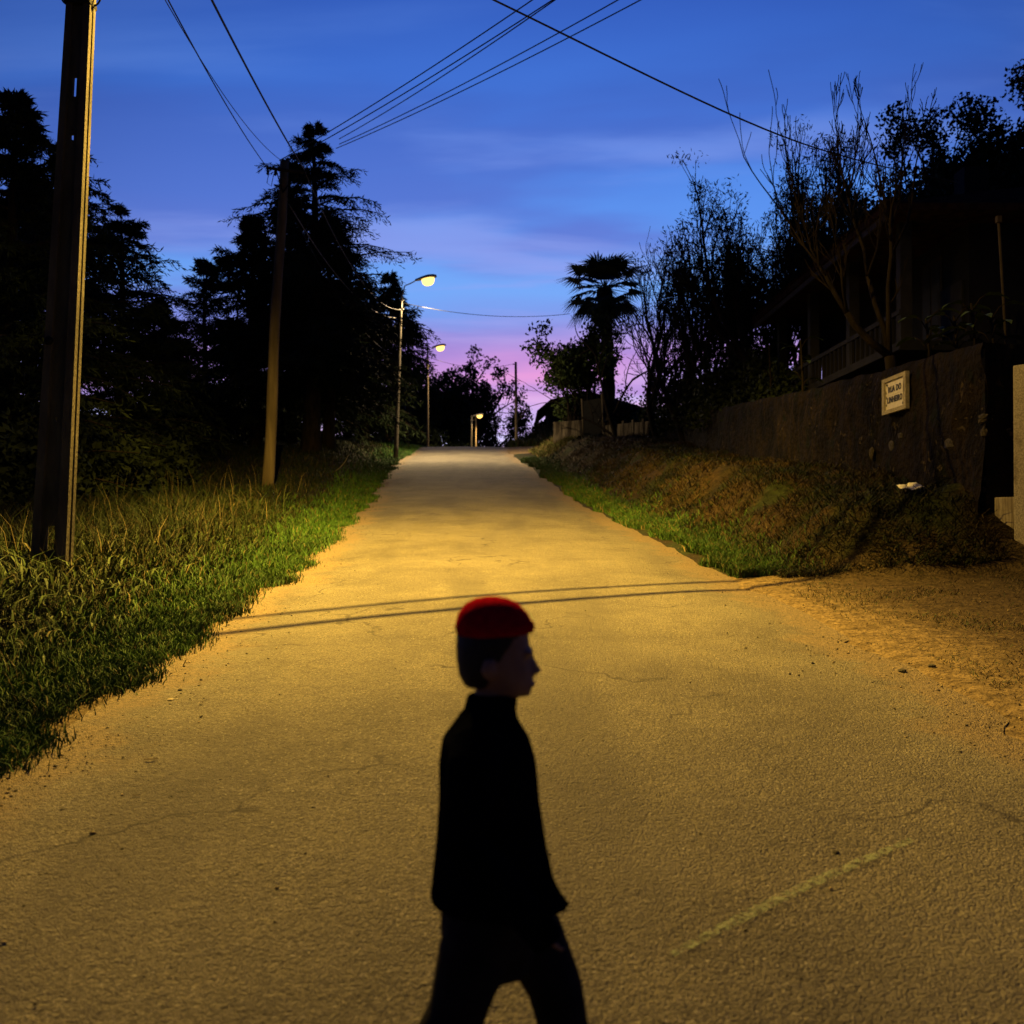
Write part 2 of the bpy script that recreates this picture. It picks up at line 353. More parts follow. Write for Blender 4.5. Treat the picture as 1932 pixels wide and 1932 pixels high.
def ground_material():
    m, nt, P, N, L = mat_base('soil')
    tc = N('ShaderNodeTexCoord'); O = tc.outputs['Object']
    att = N('ShaderNodeVertexColor'); att.layer_name = 'Col'
    n = N('ShaderNodeTexNoise'); n.inputs['Scale'].default_value = 9; n.inputs['Detail'].default_value = 8; n.inputs['Roughness'].default_value = 0.65; L(O, n.inputs[0])
    mr = N('ShaderNodeMapRange'); mr.inputs[1].default_value = 0.3; mr.inputs[2].default_value = 0.7; mr.inputs[3].default_value = 0.35; mr.inputs[4].default_value = 1.55; L(n.outputs[0], mr.inputs[0])
    x = N('ShaderNodeVectorMath'); x.operation = 'SCALE'; L(att.outputs[0], x.inputs[0]); L(mr.outputs[0], x.inputs['Scale'])
    L(x.outputs[0], P.inputs['Base Color']); P.inputs['Roughness'].default_value = 0.95; P.inputs['Specular IOR Level'].default_value = 0.1
    n2 = N('ShaderNodeTexNoise'); n2.inputs['Scale'].default_value = 26; n2.inputs['Detail'].default_value = 6; L(O, n2.inputs[0])
    b = N('ShaderNodeBump'); b.inputs['Strength'].default_value = 1.0; b.inputs['Distance'].default_value = 0.05; L(n2.outputs[0], b.inputs['Height']); L(b.outputs[0], P.inputs['Normal'])
    return m
M['ground'] = ground_material()

# ------------------------------------------------------------------ lie of the land
YY = np.arange(-60, 1200, 0.5)
def prof(pts, sig=2.0):
    p = np.array(pts, dtype=float); v = np.interp(YY, p[:, 0], p[:, 1])
    k = np.arange(-24, 25)*0.5; w = np.exp(-(k/sig)**2/2); w /= w.sum()
    vp = np.pad(v, 24, mode='edge'); return np.convolve(vp, w, 'valid')
_zr = prof([(-60, -4.8), (0, 0), (8.75, .70), (14.8, 1.20), (23.6, 2.02), (34, 3.25), (41, 4.15), (52, 5.5), (62, 6.65), (72, 7.35), (79, 7.4), (90, 6.6), (110, 5.6), (150, 5.2), (300, 5), (1200, 5)])
_xl = prof([(-60, -2.6), (5.2, -2.6), (8.75, -2.68), (14.8, -2.92), (23.6, -3.55), (41, -4.8), (71, -6.0), (110, -8.5), (1200, -60)], 1.5)
_xr = prof([(-60, 3.1), (5.5, 2.95), (8.75, 2.92), (14.8, 2.62), (23.6, 2.0), (41, .78), (52, -.05), (71, -.6), (110, -2.5), (1200, -55)], 1.5)
zr = lambda y: np.interp(y, YY, _zr)
xl = lambda y: np.interp(y, YY, _xl)
xr = lambda y: np.interp(y, YY, _xr)
WALL = [(12.9, 5.98, 3.95), (14.2, 6.0, 4.08), (16, 6.03, 4.17), (19, 6.1, 4.36), (23, 6.22, 4.66), (26, 6.3, 4.92), (30, 6.3, 5.22), (36, 6.26, 5.68), (44, 6.2, 6.25)]
_wy, _wx, _wz = (np.array([w[i] for w in WALL]) for i in range(3))
def ground_z(x, y):
    x = np.asarray(x, dtype=float); y = np.asarray(y, dtype=float)
    z = zr(y); s = xl(y)-x; t = x-xr(y)
    # left verge
    A = np.interp(y, [-50, 8, 24, 29, 33, 37, 46, 60, 80, 120], [.16, .2, .2, .22, .55, .95, .72, .6, .4, .3])
    left = A*sstep(0.1, 2.6, s) + 0.10*sstep(0.3, 3, s)*(fbm(x*.8, y*.8, 3)-.5)*2 - 0.07*np.clip(s-5.5, 0, 60)*(y < 200)
    # right: earth bank between y=13.6 and 45, apron before, drive after
    bank = sstep(11.9, 13.5, y+.35*(fbm(x*1.1, x*0+6, 2)-.5))*(1-sstep(43.0, 46.5, y))
    rough = (fbm(x*1.6+9, y*1.6, 4)-.5)
    rb = (0.10*sstep(0, .6, t) + 0.92*sstep(0.55, 2.3, t+0.35*(fbm(y*.7, x*.3+4, 3)-.5)) + 0.55*rough*sstep(.5, 1.6, t))
    ap = 0.02*sstep(0, 1, t) + 0.05*rough*sstep(.2, 2, t) + 0.02*np.clip(t, 0, 6)
    mound = sstep(61, 69, y)*(1.75*sstep(.3, 4.2, t)+.3*rough*sstep(.5, 2, t)) + sstep(45.5, 48, y)*(1-sstep(52, 57, y))*.75*sstep(1.0, 2.6, t)
    right = bank*rb + (1-bank)*ap + mound
    # yards behind the garden walls
    wx = np.interp(y, _wy, _wx); wz = np.interp(y, _wy, _wz)
    yard = sstep(0.10, 0.22, x-wx)*sstep(13.15, 13.35, y)*(1-sstep(44, 47, y))
    z = z + np.where(s > 0, left, 0) + np.where(t > 0, right, 0)
    z = z*(1-yard) + (wz-0.45)*yard
    inn = np.minimum(-s, -t)
    z = np.where(inn > 0, z-0.026-0.04*sstep(.3, .5, inn), z)
    return z

def axis(*parts):
    out = []
    for a, b, st in parts: out += list(np.arange(a, b, st))
    return np.array(out+[parts[-1][1]])
gx = axis((-900, -120, 65), (-120, -30, 9), (-30, -10, 1.2), (-10, -2, .16), (-2, 2, .4), (2, 8, .13), (8, 14, .6), (14, 40, 3), (40, 130, 10), (130, 900, 70))
gy = axis((-60, -4, 4), (-4, 4, .5), (4, 12.6, .22), (12.6, 15.4, .11), (15.4, 48, .24), (48, 80, .7), (80, 140, 4), (140, 1100, 60))
GX, GY = np.meshgrid(gx, gy)
GZ = ground_z(GX, GY)
V = np.stack([GX, GY, GZ], -1).reshape(-1, 3)
nx, ny = len(gx), len(gy)
ii = (np.arange(ny-1)[:, None]*nx+np.arange(nx-1)[None, :]).ravel()
Fg = np.stack([ii, ii+1, ii+nx+1, ii+nx], -1)
S_ = xl(V[:, 1])-V[:, 0]; T_ = V[:, 0]-xr(V[:, 1]); nz = fbm(V[:, 0]*.9, V[:, 1]*.9, 4)
soil = np.array([.022, .018, .010]); dry = np.array([.034, .023, .012]); dirt = np.array([.075, .053, .030]); sand = np.array([.135, .100, .058]); greeny = np.array([.020, .026, .009])
gc = np.tile(soil, (len(V), 1))
w = sstep(.45, .65, nz)[:, None]; gc = gc*(1-w)+greeny*w
wd = (sstep(-.1, .3, T_)*sstep(13.9, 12.4, V[:, 1])*sstep(-6, 0, V[:, 1]) if False else ((T_ > -.2) & (V[:, 1] < 12.6)).astype(float))
wd = np.clip(wd*(0.75+.5*(nz-.5)), 0, 1)[:, None]; gc = gc*(1-wd)+dirt*wd
we = ((T_ > .5) & (V[:, 1] >= 12.6) & (V[:, 1] < 46))[:, None]*sstep(.4, .6, fbm(V[:, 0]*2, V[:, 1]*2, 3))[:, None]; gc = gc*(1-we)+dry*we
wr = ((T_ > -.3) & (V[:, 1] > 51) & (V[:, 1] < 63) & (T_ < 14)).astype(float)[:, None]*.85; gc = gc*(1-wr)+dirt*1.9*wr
wl = (sstep(.40, .0, np.abs(S_-.05))*.75)[:, None]; gc = gc*(1-wl)+sand*wl
wl = (sstep(1.5, .0, T_+.9*(fbm(V[:, 0]*2.3, V[:, 1]*2.3, 4)-.5))*(T_ > -.4)*(V[:, 1] < 13)*.9)[:, None]; gc = gc*(1-wl)+sand*wl
ground = link('ground', np_mesh('ground', V, Fg, True, gc), M['ground']); tag(ground, 'dark soil and dirt rising along both sides of the road', kind='structure')

# road sheet
ry = axis((-12, 4, .4), (4, 30, .15), (30, 60, .3), (60, 110, 1.0))
ru = np.concatenate([np.linspace(0, .08, 7), np.linspace(.11, .89, 22), np.linspace(.92, 1, 7)])
RY, RU = np.meshgrid(ry, ru, indexing='ij')
jl = (fbm(ry*1.3, ry*0+3, 4)-.5)*.55 + (fbm(ry*6, ry*0+8, 2)-.5)*.14; jr = (fbm(ry*1.1, ry*0+31, 4)-.5)*.6 + (fbm(ry*6, ry*0+40, 2)-.5)*.16
XL = (xl(ry)+jl)[:, None]; XR = (xr(ry)+jr)[:, None]
RX = XL*(1-RU)+XR*RU
crown = .05*(1-(2*RU-1)**2)
RZ = zr(RY)+crown-.018 + .012*(fbm(RX*.7, RY*.7, 3)-.5)*2
V = np.stack([RX, RY, RZ], -1).reshape(-1, 3); nu = len(ru)
ii = (np.arange(len(ry)-1)[:, None]*nu+np.arange(nu-1)[None, :]).ravel()
Fr = np.stack([ii, ii+1, ii+nu+1, ii+nu], -1)
de = np.minimum(RX-XL, XR-RX).ravel(); ecol = np.zeros((len(V), 3)); ecol[:, 0] = np.clip(1-de/1.1, 0, 1)
road = link('road', np_mesh('road', V, Fr, True, ecol), M['road']); tag(road, 'worn sandy asphalt lane climbing to a crest', kind='structure')
def road_z(x, y): return float(zr(y)) + .05*(1-(2*np.clip((x-xl(y))/(xr(y)-xl(y)), 0, 1)-1)**2)-.018

# faded pale green chalk line on the asphalt
def chalk():
    a = (1268, 1806); b = (1722, 1588); vs = []; fs = []; n = 60
    def onroad(px, py):
        lo, hi = .5, 60
        for _ in range(50):
            m = (lo+hi)/2; p = at(px, py, m)
            if p.z > road_z(p.x, p.y): lo = m
            else: hi = m
        return at(px, py, lo)
    for i in range(n+1):
        t = i/n; p = onroad(a[0]+(b[0]-a[0])*t, a[1]+(b[1]-a[1])*t-9*math.sin(t*3.1)); w_ = .011+.012*math.sin(math.pi*t)**.6+.008*random.random()
        for q, k in ((-1, 0), (1, 1)): vs.append((p.x+q*w_*.45, p.y-q*w_, road_z(p.x, p.y)+.009))
        if i: fs.append((2*i-2, 2*i-1, 2*i+1, 2*i))
    me = bpy.data.meshes.new('chalk'); me.from_pydata(vs, [], fs); me.update()
    m, nt, P, N, L = mat_base('chalk_paint'); tc = N('ShaderNodeTexCoord'); n_ = N('ShaderNodeTexNoise'); n_.inputs['Scale'].default_value = 45; n_.inputs['Detail'].default_value = 6; L(tc.outputs['Object'], n_.inputs[0])
    mr = N('ShaderNodeMapRange'); mr.inputs[1].default_value = .40; mr.inputs[2].default_value = .72; mr.inputs[4].default_value = .75; L(n_.outputs[0], mr.inputs[0])
    P.inputs['Base Color'].default_value = (.20, .25, .15, 1); P.inputs['Roughness'].default_value = .9; L(mr.outputs[0], P.inputs['Alpha'])
    o = link('road_marking', me, m, None); tag(o, 'faint pale green chalk line drawn on the asphalt', kind='structure')
chalk()

# ------------------------------------------------------------------ grass
def blades(name, X, Y, H, W, lean, C, label, seed):
    r = np.random.default_rng(seed); n = len(X); Z = ground_z(X, Y)-.01
    az = r.uniform(0, 2*np.pi, n); la = r.uniform(0, 2*np.pi, n)
    dx, dy = np.cos(az)*W, np.sin(az)*W; lx, ly = np.cos(la)*lean*H, np.sin(la)*lean*H
    P = np.zeros((n, 5, 3), dtype=np.float32)
    P[:, 0] = np.stack([X-dx, Y-dy, Z], -1); P[:, 1] = np.stack([X+dx, Y+dy, Z], -1)
    P[:, 2] = np.stack([X+dx*.7+lx*.35, Y+dy*.7+ly*.35, Z+H*.58], -1); P[:, 3] = np.stack([X-dx*.7+lx*.35, Y-dy*.7+ly*.35, Z+H*.58], -1)
    P[:, 4] = np.stack([X+lx, Y+ly, Z+H*np.clip(1.05-.35*lean, .35, 1)], -1)
    b = np.arange(n)[:, None]*5
    Fc = np.concatenate([b+np.array([0, 1, 2]), b+np.array([0, 2, 3]), b+np.array([3, 2, 4])])
    Cc = np.repeat(C, 5, axis=0)
    o = link(name, np_mesh(name, P.reshape(-1, 3), Fc, False, Cc), M['grass']); tag(o, label, 'grass', kind='stuff'); return o
def grass_cols(n, r, g_frac, G0, G1, D0, D1):
    k = r.random((n, 1)); g = np.array(G0)*(1-k)+np.array(G1)*k; d = np.array(D0)*(1-k)+np.array(D1)*k
    m = (r.random((n, 1)) < g_frac); return np.where(m, g, d)
def sample_y(r, n, y0, y1, p=1.25):
    # denser near the camera
    u = r.random(n); a = 1-p
    return (y0**a+u*(y1**a-y0**a))**(1/a)
r = np.random.default_rng(21)
# short green strip along the left edge
n = 60000; y = sample_y(r, n, 3.6, 75, 1.3); s = np.abs(r.normal(0, .52, n))-np.abs(r.normal(0, .09, n))
edge = (fbm(y*1.3, y*0+3, 4)-.5)*.55
x = xl(y)+edge-s; h = r.uniform(.045, .12, n)*(1+.9*sstep(.3, 1.2, s))*(1+y/90)
clump = fbm(x*1.5, y*1.5, 3)
C = grass_cols(n, r, .93, (.022, .060, .010), (.055, .125, .018), (.10, .085, .030), (.15, .12, .05))*(.22+.95*clump[:, None])
blades('short_grass', x, y, h, (.0035+.0002*y), r.uniform(.2, .9, n), C, 'short bright green grass along the left road edge', 1)
# tall rank grass on the left verge
n = 95000; y = sample_y(r, n, 3.8, 60, 1.35); s = .75+5.4*r.random(n)**1.15; x = xl(y)-s
clump = fbm(x*.9+3, y*.9, 3); far = np.clip(1-(y-18)/14, .28, 1)
keep = r.random(n) < .35+clump; x, y, s, clump, far = x[keep], y[keep], s[keep], clump[keep], far[keep]; n = len(x)
h = (r.uniform(.14, .42, n)+.34*clump*r.random(n))*sstep(.4, 2.4, s)*far*1.05*np.where(y < 12.2, .5, 1)+.06
C = grass_cols(n, r, .74, (.008, .017, .004), (.024, .035, .008), (.025, .022, .009), (.058, .048, .021))*(.20+1.0*clump[:, None])
blades('tall_grass', x, y, h, (.0035+.00025*y), r.uniform(.15, 1.15, n), C, 'tall rank grass and weeds around the left poles', 2)
# broad weed leaves among it
n = 9000; y = sample_y(r, n, 4.5, 26, 1.3); s = .7+4.5*r.random(n); x = xl(y)-s
C = grass_cols(n, r, .9, (.013, .026, .006), (.034, .055, .013), (.045, .04, .018), (.09, .075, .036))
blades('verge_weeds', x, y, r.uniform(.08, .32, n)*(.5+sstep(.5, 2.5, s)), r.uniform(.010, .022, n), r.uniform(.5, 1.4, n), C, 'broad leaved weeds among the tall grass on the left', 3)
# seed stalks
n = 420; y = sample_y(r, n, 5, 27, 1.2); s = 1.2+4.5*r.random(n); x = xl(y)-s
C = grass_cols(n, r, .2, (.05, .07, .02), (.08, .1, .03), (.10, .08, .04), (.19, .15, .08))
blades('dry_stalks', x, y, r.uniform(.5, .95, n), .0035, r.uniform(.1, .5, n), C, 'thin dry seed stalks above the left verge grass', 4)
# right side: green toe strip
n = 38000; y = 12.5+32.5*r.random(n)**1.5; t = np.abs(r.normal(0, .38, n))+.0; x = xr(y)+(fbm(y*1.1, y*0+31, 4)-.5)*.6+t
C = grass_cols(n, r, .88, (.020, .050, .010), (.045, .100, .018), (.09, .07, .03), (.14, .11, .05))*(.5+.9*fbm(x*1.5, y*1.5, 3)[:, None])
blades('short_grass', x, y, r.uniform(.05, .16, n)*(1+y/90), .0035+.0002*y, r.uniform(.3, 1.0, n), C, 'short green grass strip at the foot of the right bank', 5)
# right bank: dry matted grass
n = 80000; y = 12.3+32.5*r.random(n)**1.35; wx_ = np.interp(y, _wy, _wx); t0 = xr(y)+.5; x = t0+(wx_-t0)*r.random(n)
clump = fbm(x*1.7+5, y*1.7, 3); keep = r.random(n) < 2.2*clump-.48; x, y, clump = x[keep], y[keep], clump[keep]; n = len(x)
gmask = sstep(.36, .54, fbm(x*.8+1, y*.8+7, 3))
C1 = grass_cols(n, r, .75, (.016, .026, .008), (.040, .048, .015), (.06, .042, .02), (.10, .07, .035)); C2 = grass_cols(n, r, .15, (.02, .028, .009), (.04, .05, .018), (.060, .038, .018), (.125, .078, .040))
C = (C1*gmask[:, None]+C2*(1-gmask[:, None]))*(.22+.55*clump[:, None])*np.array([.9, 1.0, .9])
blades('dry_grass', x, y, r.uniform(.06, .20, n), .004+.0002*y, r.uniform(.9, 2.4, n), C, 'matted dry grass covering the right earth bank', 6)
# apron: sparse flattened tufts
n = 30000; y = 5.0+8*r.random(n); x = xr(y)+.25+4.2*r.random(n)
clump = fbm(x*1.2+2, y*1.2+6, 3); keep = r.random(n) < sstep(.42, .58, clump)*.95+.12; x, y = x[keep], y[keep]; n = len(x)
C = grass_cols(n, r, .40, (.016, .028, .008), (.035, .048, .014), (.055, .040, .022), (.12, .088, .05))
blades('apron_grass', x, y, r.uniform(.02, .07, n), .0035, r.uniform(.8, 2.2, n), C, 'sparse trodden tufts on the dirt apron right of the road', 7)
# beyond the drive: mound by the concrete wall and hedge bank
n = 14000; y = 45.5+7*r.random(n); x = xr(y)+.9+3.5*r.random(n)
C = grass_cols(n, r, .6, (.05, .065, .015), (.10, .115, .03), (.12, .085, .035), (.18, .13, .06))
blades('mound_grass', x, y, r.uniform(.08, .34, n), .016, r.uniform(.4, 1.4, n), C, 'yellow green grass mound in front of the concrete wall', 8)
n = 26000; y = 61.5+26*r.random(n)**1.4; x = xr(y)+.2+9*r.random(n)**1.3
C = grass_cols(n, r, .8, (.014, .024, .008), (.035, .05, .014), (.05, .035, .016), (.08, .06, .03))
blades('hedge_bank_grass', x, y, r.uniform(.15, .55, n), .025, r.uniform(.3, 1.3, n), C, 'dark scrub covering the bank under the far bare pole', 9)

# gravel crumbs
def gravel():
    r = np.random.default_rng(5); n = 8500
    y = sample_y(r, n, 2.2, 40, 1.5); side = r.random(n) < .5; off = np.abs(r.normal(0, .45, n))-.12
    x = np.where(side, xl(y)+.05+off, xr(y)-.05-off)
    k = 900; y[:k] = sample_y(r, k, 1.6, 14, 1.3); x[:k] = xl(y[:k])+(xr(y[:k])-xl(y[:k]))*r.random(k)
    k2 = 1500; y[-k2:] = 4+9*r.random(k2); x[-k2:] = xr(y[-k2:])+r.uniform(-.3, 3.2, k2)
    sz = np.minimum(r.lognormal(-5.35, .45, n), .013); sz[:k] *= .7
    z = np.where((x > xl(y)) & (x < xr(y)), zr(y)+.05*(1-(2*np.clip((x-xl(y))/(xr(y)-xl(y)), 0, 1)-1)**2)-.018, ground_z(x, y))
    O = np.array([[1, 0, 0], [0, 1, 0], [-1, 0, 0], [0, -1, 0], [0, 0, .75], [0, 0, -.4]])
    Vv = O[None]*(sz[:, None, None]*r.uniform(.6, 1.4, (n, 6, 1))); a = r.uniform(0, 6.28, n); ca, sa = np.cos(a)[:, None], np.sin(a)[:, None]
    Vx = Vv[:, :, 0]*ca-Vv[:, :, 1]*sa; Vy = Vv[:, :, 0]*sa+Vv[:, :, 1]*ca
    P = np.stack([Vx+x[:, None], Vy+y[:, None], Vv[:, :, 2]+(z+sz*.25)[:, None]], -1)
    T = np.array([[0, 1, 4], [1, 2, 4], [2, 3, 4], [3, 0, 4], [1, 0, 5], [2, 1, 5], [3, 2, 5], [0, 3, 5]])
    Fc = (np.arange(n)[:, None, None]*6+T[None]).reshape(-1, 3)
    v = r.random((n, 1)); C = np.where(r.random((n, 1)) < .62, np.array([.03, .025, .018])*(.5+v), np.array([.22, .17, .10])*(.5+v))
    o = link('gravel', np_mesh('gravel', P.reshape(-1, 3), Fc, False, np.repeat(C, 6, 0)), M['grass']); tag(o, 'loose grit and small stones along the road edges', 'gravel', kind='stuff')
gravel()

# ------------------------------------------------------------------ trees
def tri_blades(P, D, Ln, Wd, r):
    """one thin kite (two triangles) per blade: base P, direction D (unit), length Ln, half width Wd"""
    n = len(P); q = r.normal(size=(n, 3)); S = np.cross(D, q); S /= np.linalg.norm(S, axis=1, keepdims=True)+1e-9
    Vv = np.empty((n, 4, 3), dtype=np.float32); Vv[:, 0] = P; m = P+D*(Ln*.45)[:, None]
    Vv[:, 1] = m+S*Wd[:, None]; Vv[:, 2] = P+D*Ln[:, None]; Vv[:, 3] = m-S*Wd[:, None]
    return Vv.reshape(-1, 3), (np.arange(n)[:, None]*4+np.array([0, 1, 2, 3]))
def unit(a): return a/(np.linalg.norm(a, axis=-1, keepdims=True)+1e-9)

def conifer(label, base, height, radius, seed, nb=150, nt=22, nl=7, bottom=.12, power=.8, up=.25, droop=.38, needle=.26, lean=(0, 0), trunk_r=.2, ragged=.35, cat='tree', group=None, tipbend=0.0, flat_top=0.0):
    r = np.random.default_rng(seed); T = thing('conifer_tree', label, cat, base, group)
    # trunk
    mb = MB(); k = 9; pts = []; rr = []
    for i in range(k+1):
        f = i/k; pts.append((lean[0]*f*height*f+.06*math.sin(f*5+seed), lean[1]*f*height*f, -.3+f*(height*.97+.3))); rr.append(trunk_r*(1-f)**.8*(1.25 if i == 0 else 1)+.012)
    mb.tube(pts, rr, 9)
    f = np.sort(bottom+(1-bottom)*r.random(nb)**.92); az = r.uniform(0, 2*np.pi, nb)
    shape = np.where(f < bottom+.12, .55+.45*(f-bottom)/.12, 1.0)*np.clip((1-f)/(1-bottom), 0, 1)**power*(1-flat_top)+flat_top*np.clip((1-f)*6, 0, 1)
    shape = shape*(.35+.65*np.clip((1-f)/.24, 0, 1))
    L_ = radius*shape*(1-ragged+2*ragged*r.random(nb)*.75)+.12
    st = np.stack([lean[0]*f*f*height, lean[1]*f*f*height, f*height*.985], -1)
    h = np.stack([np.cos(az), np.sin(az), np.zeros(nb)], -1); upv = up*(0.4+1.2*r.random(nb))*(.55+.9*f); dr = droop*(.6+.8*r.random(nb))
    def bp(t):   # (nb,nt) -> points
        P = st[:, None]+h[:, None]*(L_[:, None]*t)[..., None]; P[..., 2] += L_[:, None]*(upv[:, None]*t-dr[:, None]*t*t*.9); return P
    t = np.clip((np.arange(nt)+.6)/nt+r.normal(0, .02, (nb, nt)), .06, 1.0)
    P = bp(t); P2 = bp(np.clip(t+.03, 0, 1.03)); tang = unit(P2-P)
    side = np.cross(tang, np.array([0, 0, 1.0])); sgn = np.where((np.arange(nt)[None]+r.integers(0, 2, (nb, nt))) % 2 == 0, 1, -1)[..., None]
    tw = unit(tang*(.55+.5*r.random((nb, nt, 1)))+side*sgn*(.9*r.random((nb, nt, 1))+.15)+np.array([0, 0, -.28])*r.uniform(.2, 1.6, (nb, nt, 1)))
    tl = (L_[:, None]*.30*(1-t*.62)+.14)*r.uniform(.6, 1.3, (nb, nt))
    a = (np.arange(nl)+.3)/nl
    Q = P[:, :, None]+tw[:, :, None]*(tl[:, :, None]*a)[..., None]; Q[..., 2] -= (tl[:, :, None]*a*a*.22)
    nd = unit(tw[:, :, None]*.9+r.normal(0, .55, (nb, nt, nl, 3))+np.array([0, 0, -.18]))
    Ln = needle*r.uniform(.55, 1.25, (nb, nt, nl)); Wd = Ln*.10
    Vv, Ff = tri_blades(Q.reshape(-1, 3), nd.reshape(-1, 3), Ln.ravel(), Wd.ravel(), r)
    # branches as thin tubes
    for i in range(0, nb, 1):
        if L_[i] < .5: continue
        pp = [bp(np.full((nb, 1), q))[i, 0] for q in (0, .35, .7, 1.0)] if False else [st[i]+h[i]*L_[i]*q+np.array([0, 0, L_[i]*(upv[i]*q-dr[i]*q*q*.9)]) for q in (0, .35, .7, 1.0)]
        br = .014+.011*L_[i]; mb.tube(pp, [br, br*.75, br*.5, br*.2], 4, cap=False)
    if tipbend:
        pass
    mb.build('trunk', M['bark'], T)
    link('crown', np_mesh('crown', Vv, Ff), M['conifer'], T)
    return T

def grow(p, d, ln, rad, depth, cfg, r, segs, tips):
    """recursive branching; segs: list of (pts, radii)"""
    nseg = 4; pts = [p.copy()]; rr = [rad]; q = p.copy(); dd = d.copy()
    for i in range(nseg):
        dd = dd+r.normal(0, cfg['wig'], 3)+np.array([0, 0, cfg['up']*(.3 if depth == 0 else 1)]); dd /= np.linalg.norm(dd)
        q = q+dd*ln/nseg; pts.append(q.copy()); rr.append(rad*(1-(1-cfg['taper'])*(i+1)/nseg))
    segs.append((pts, rr, depth))
    if depth >= cfg['depth']: tips.append((q, dd)); return
    nc = cfg['n'][min(depth, len(cfg['n'])-1)]
    for c in range(nc):
        last = c == 0
        f = 1.0 if last else r.uniform(.35, 1.0); i = min(int(f*nseg), nseg-1); g = f*nseg-i; g = min(g, 1)
        sp = pts[i]*(1-g)+pts[min(i+1, nseg)]*g
        ax = r.normal(size=3); ax -= dd*ax.dot(dd); ax /= np.linalg.norm(ax); an = cfg['ang']*(.35 if last else r.uniform(.6, 1.25))
        nd = dd*math.cos(an)+ax*math.sin(an)
        grow(sp, nd, ln*cfg['ls']*r.uniform(.75, 1.2), rad*cfg['rs']*(1 if last else .8), depth+1, cfg, r, segs, tips)

def broadleaf(name, label, base, trunks, cfg, seed, leaves=0, leaf=.12, clump=.5, mat='leaf', bark='bark', cat='tree', group=None, upleaf=0.0, squash=.8):
    r = np.random.default_rng(seed); T = thing(name, label, cat, base, group); segs = []; tips = []
    for (off, d, ln, rad) in trunks:
        d = np.array(d, dtype=float); d /= np.linalg.norm(d); grow(np.array(off, dtype=float), d, ln, rad, 0, cfg, r, segs, tips)
    mb = MB()
    for pts, rr, dep in segs: mb.tube(pts, [max(q, cfg.get('rmin', .008)) for q in rr], 7 if dep < 2 else 4 if dep < 4 else 3, cap=False)
    mb.build('trunk' if leaves else 'branches', M[bark], T) if leaves else mb.build('trunk', M[bark], T)
    if leaves:
        tp = np.array([t[0] for t in tips]); td = np.array([t[1] for t in tips]); per = max(1, leaves//len(tp)); n = per*len(tp)
        sz = clump*r.uniform(.55, 1.35, len(tp)); C = np.repeat(tp, per, 0); S = np.repeat(sz, per)[:, None]
        off = r.normal(0, 1, (n, 3)); off = unit(off)*(r.random((n, 1))**.45)*S; off[:, 2] *= squash
        D = unit(r.normal(0, 1, (n, 3))+upleaf*np.repeat(td, per, 0)*2.2); Ln = leaf*r.uniform(.6, 1.35, n)
        Vv, Ff = tri_blades(C+off, D, Ln, Ln*(.30 if upleaf == 0 else .12), r)
        link('crown', np_mesh('crown', Vv, Ff), M[mat], T)
    return T

def gz(x, y): return float(ground_z(x, y))
def base_at(px, d): p = at(px, 900, d); return (p.x, d, gz(p.x, d))
def top_h(py, d, bz): return at(966, py, d).z-bz

# --- left woods
b = base_at(590, 36); conifer('tallest feathery conifer behind the wooden utility pole', b, top_h(226, 36, b[2]), 3.9, 11, nb=165, nt=32, nl=8, bottom=.18, power=.62, up=.34, droop=.42, needle=.19, trunk_r=.33, ragged=.75)
b = base_at(620, 37.5); conifer('slimmer conifer just right of the tallest one, trunk bare at the foot', b, top_h(395, 37.5, b[2]), 2.9, 12, nb=170, nt=26, nl=7, bottom=.2, power=.6, up=.15, droop=.4, needle=.24, trunk_r=.24)
b = base_at(548, 39); conifer('thin topped conifer peeping over the crossarm of the wooden pole', b, top_h(295, 39, b[2]), 2.6, 13, nb=130, nt=20, nl=6, bottom=.2, power=.8, trunk_r=.2)
b = base_at(478, 38); conifer('broad low conifer reaching left of the wooden pole', b, top_h(405, 38, b[2]), 2.6, 14, nb=130, nt=30, nl=8, bottom=.08, power=.5, up=.3, droop=.35, trunk_r=.2)
b = base_at(20, 21); conifer('big dark conifer left of the concrete pole, cut by the frame', b, top_h(170, 21, b[2]), 3.0, 15, nb=165, nt=34, nl=9, bottom=.05, power=.55, up=.3, droop=.3, needle=.17, trunk_r=.25, ragged=.75)
b = base_at(125, 25); conifer('dark conifer whose crown passes behind the concrete pole', b, top_h(262, 25, b[2]), 2.5, 16, nb=150, nt=32, nl=9, bottom=.05, power=.5, up=.3, droop=.3, needle=.17, trunk_r=.22, ragged=.75)
b = base_at(225, 29); conifer('dark conifer right of the concrete pole with a spreading top', b, top_h(385, 29, b[2]), 2.5, 17, nb=140, nt=32, nl=9, bottom=.04, power=.42, up=.35, droop=.3, needle=.17, trunk_r=.2, ragged=.4)
b = base_at(290, 33); conifer('low conifer with tiered branches sloping down to the gap in the woods', b, top_h(560, 33, b[2]), 2.2, 18, nb=120, nt=20, nl=6, bottom=.03, power=.5, trunk_r=.18)
b = base_at(385, 46); conifer('small rounded conifer in the gap of the left woods', b, top_h(488, 46, b[2]), 2.3, 19, nb=130, nt=18, nl=6, bottom=.05, power=.45, up=.5, droop=.2, trunk_r=.2)
b = base_at(335, 40); conifer('short dark conifer closing the gap below the rounded one', b, top_h(650, 40, b[2]), 2.6, 20, nb=120, nt=18, nl=6, bottom=.03, power=.4, trunk_r=.2)
b = base_at(440, 43); conifer('dark filler conifer between the gap and the wooden pole', b, top_h(600, 43, b[2]), 2.6, 21, nb=130, nt=18, nl=6, bottom=.03, power=.4, trunk_r=.2)
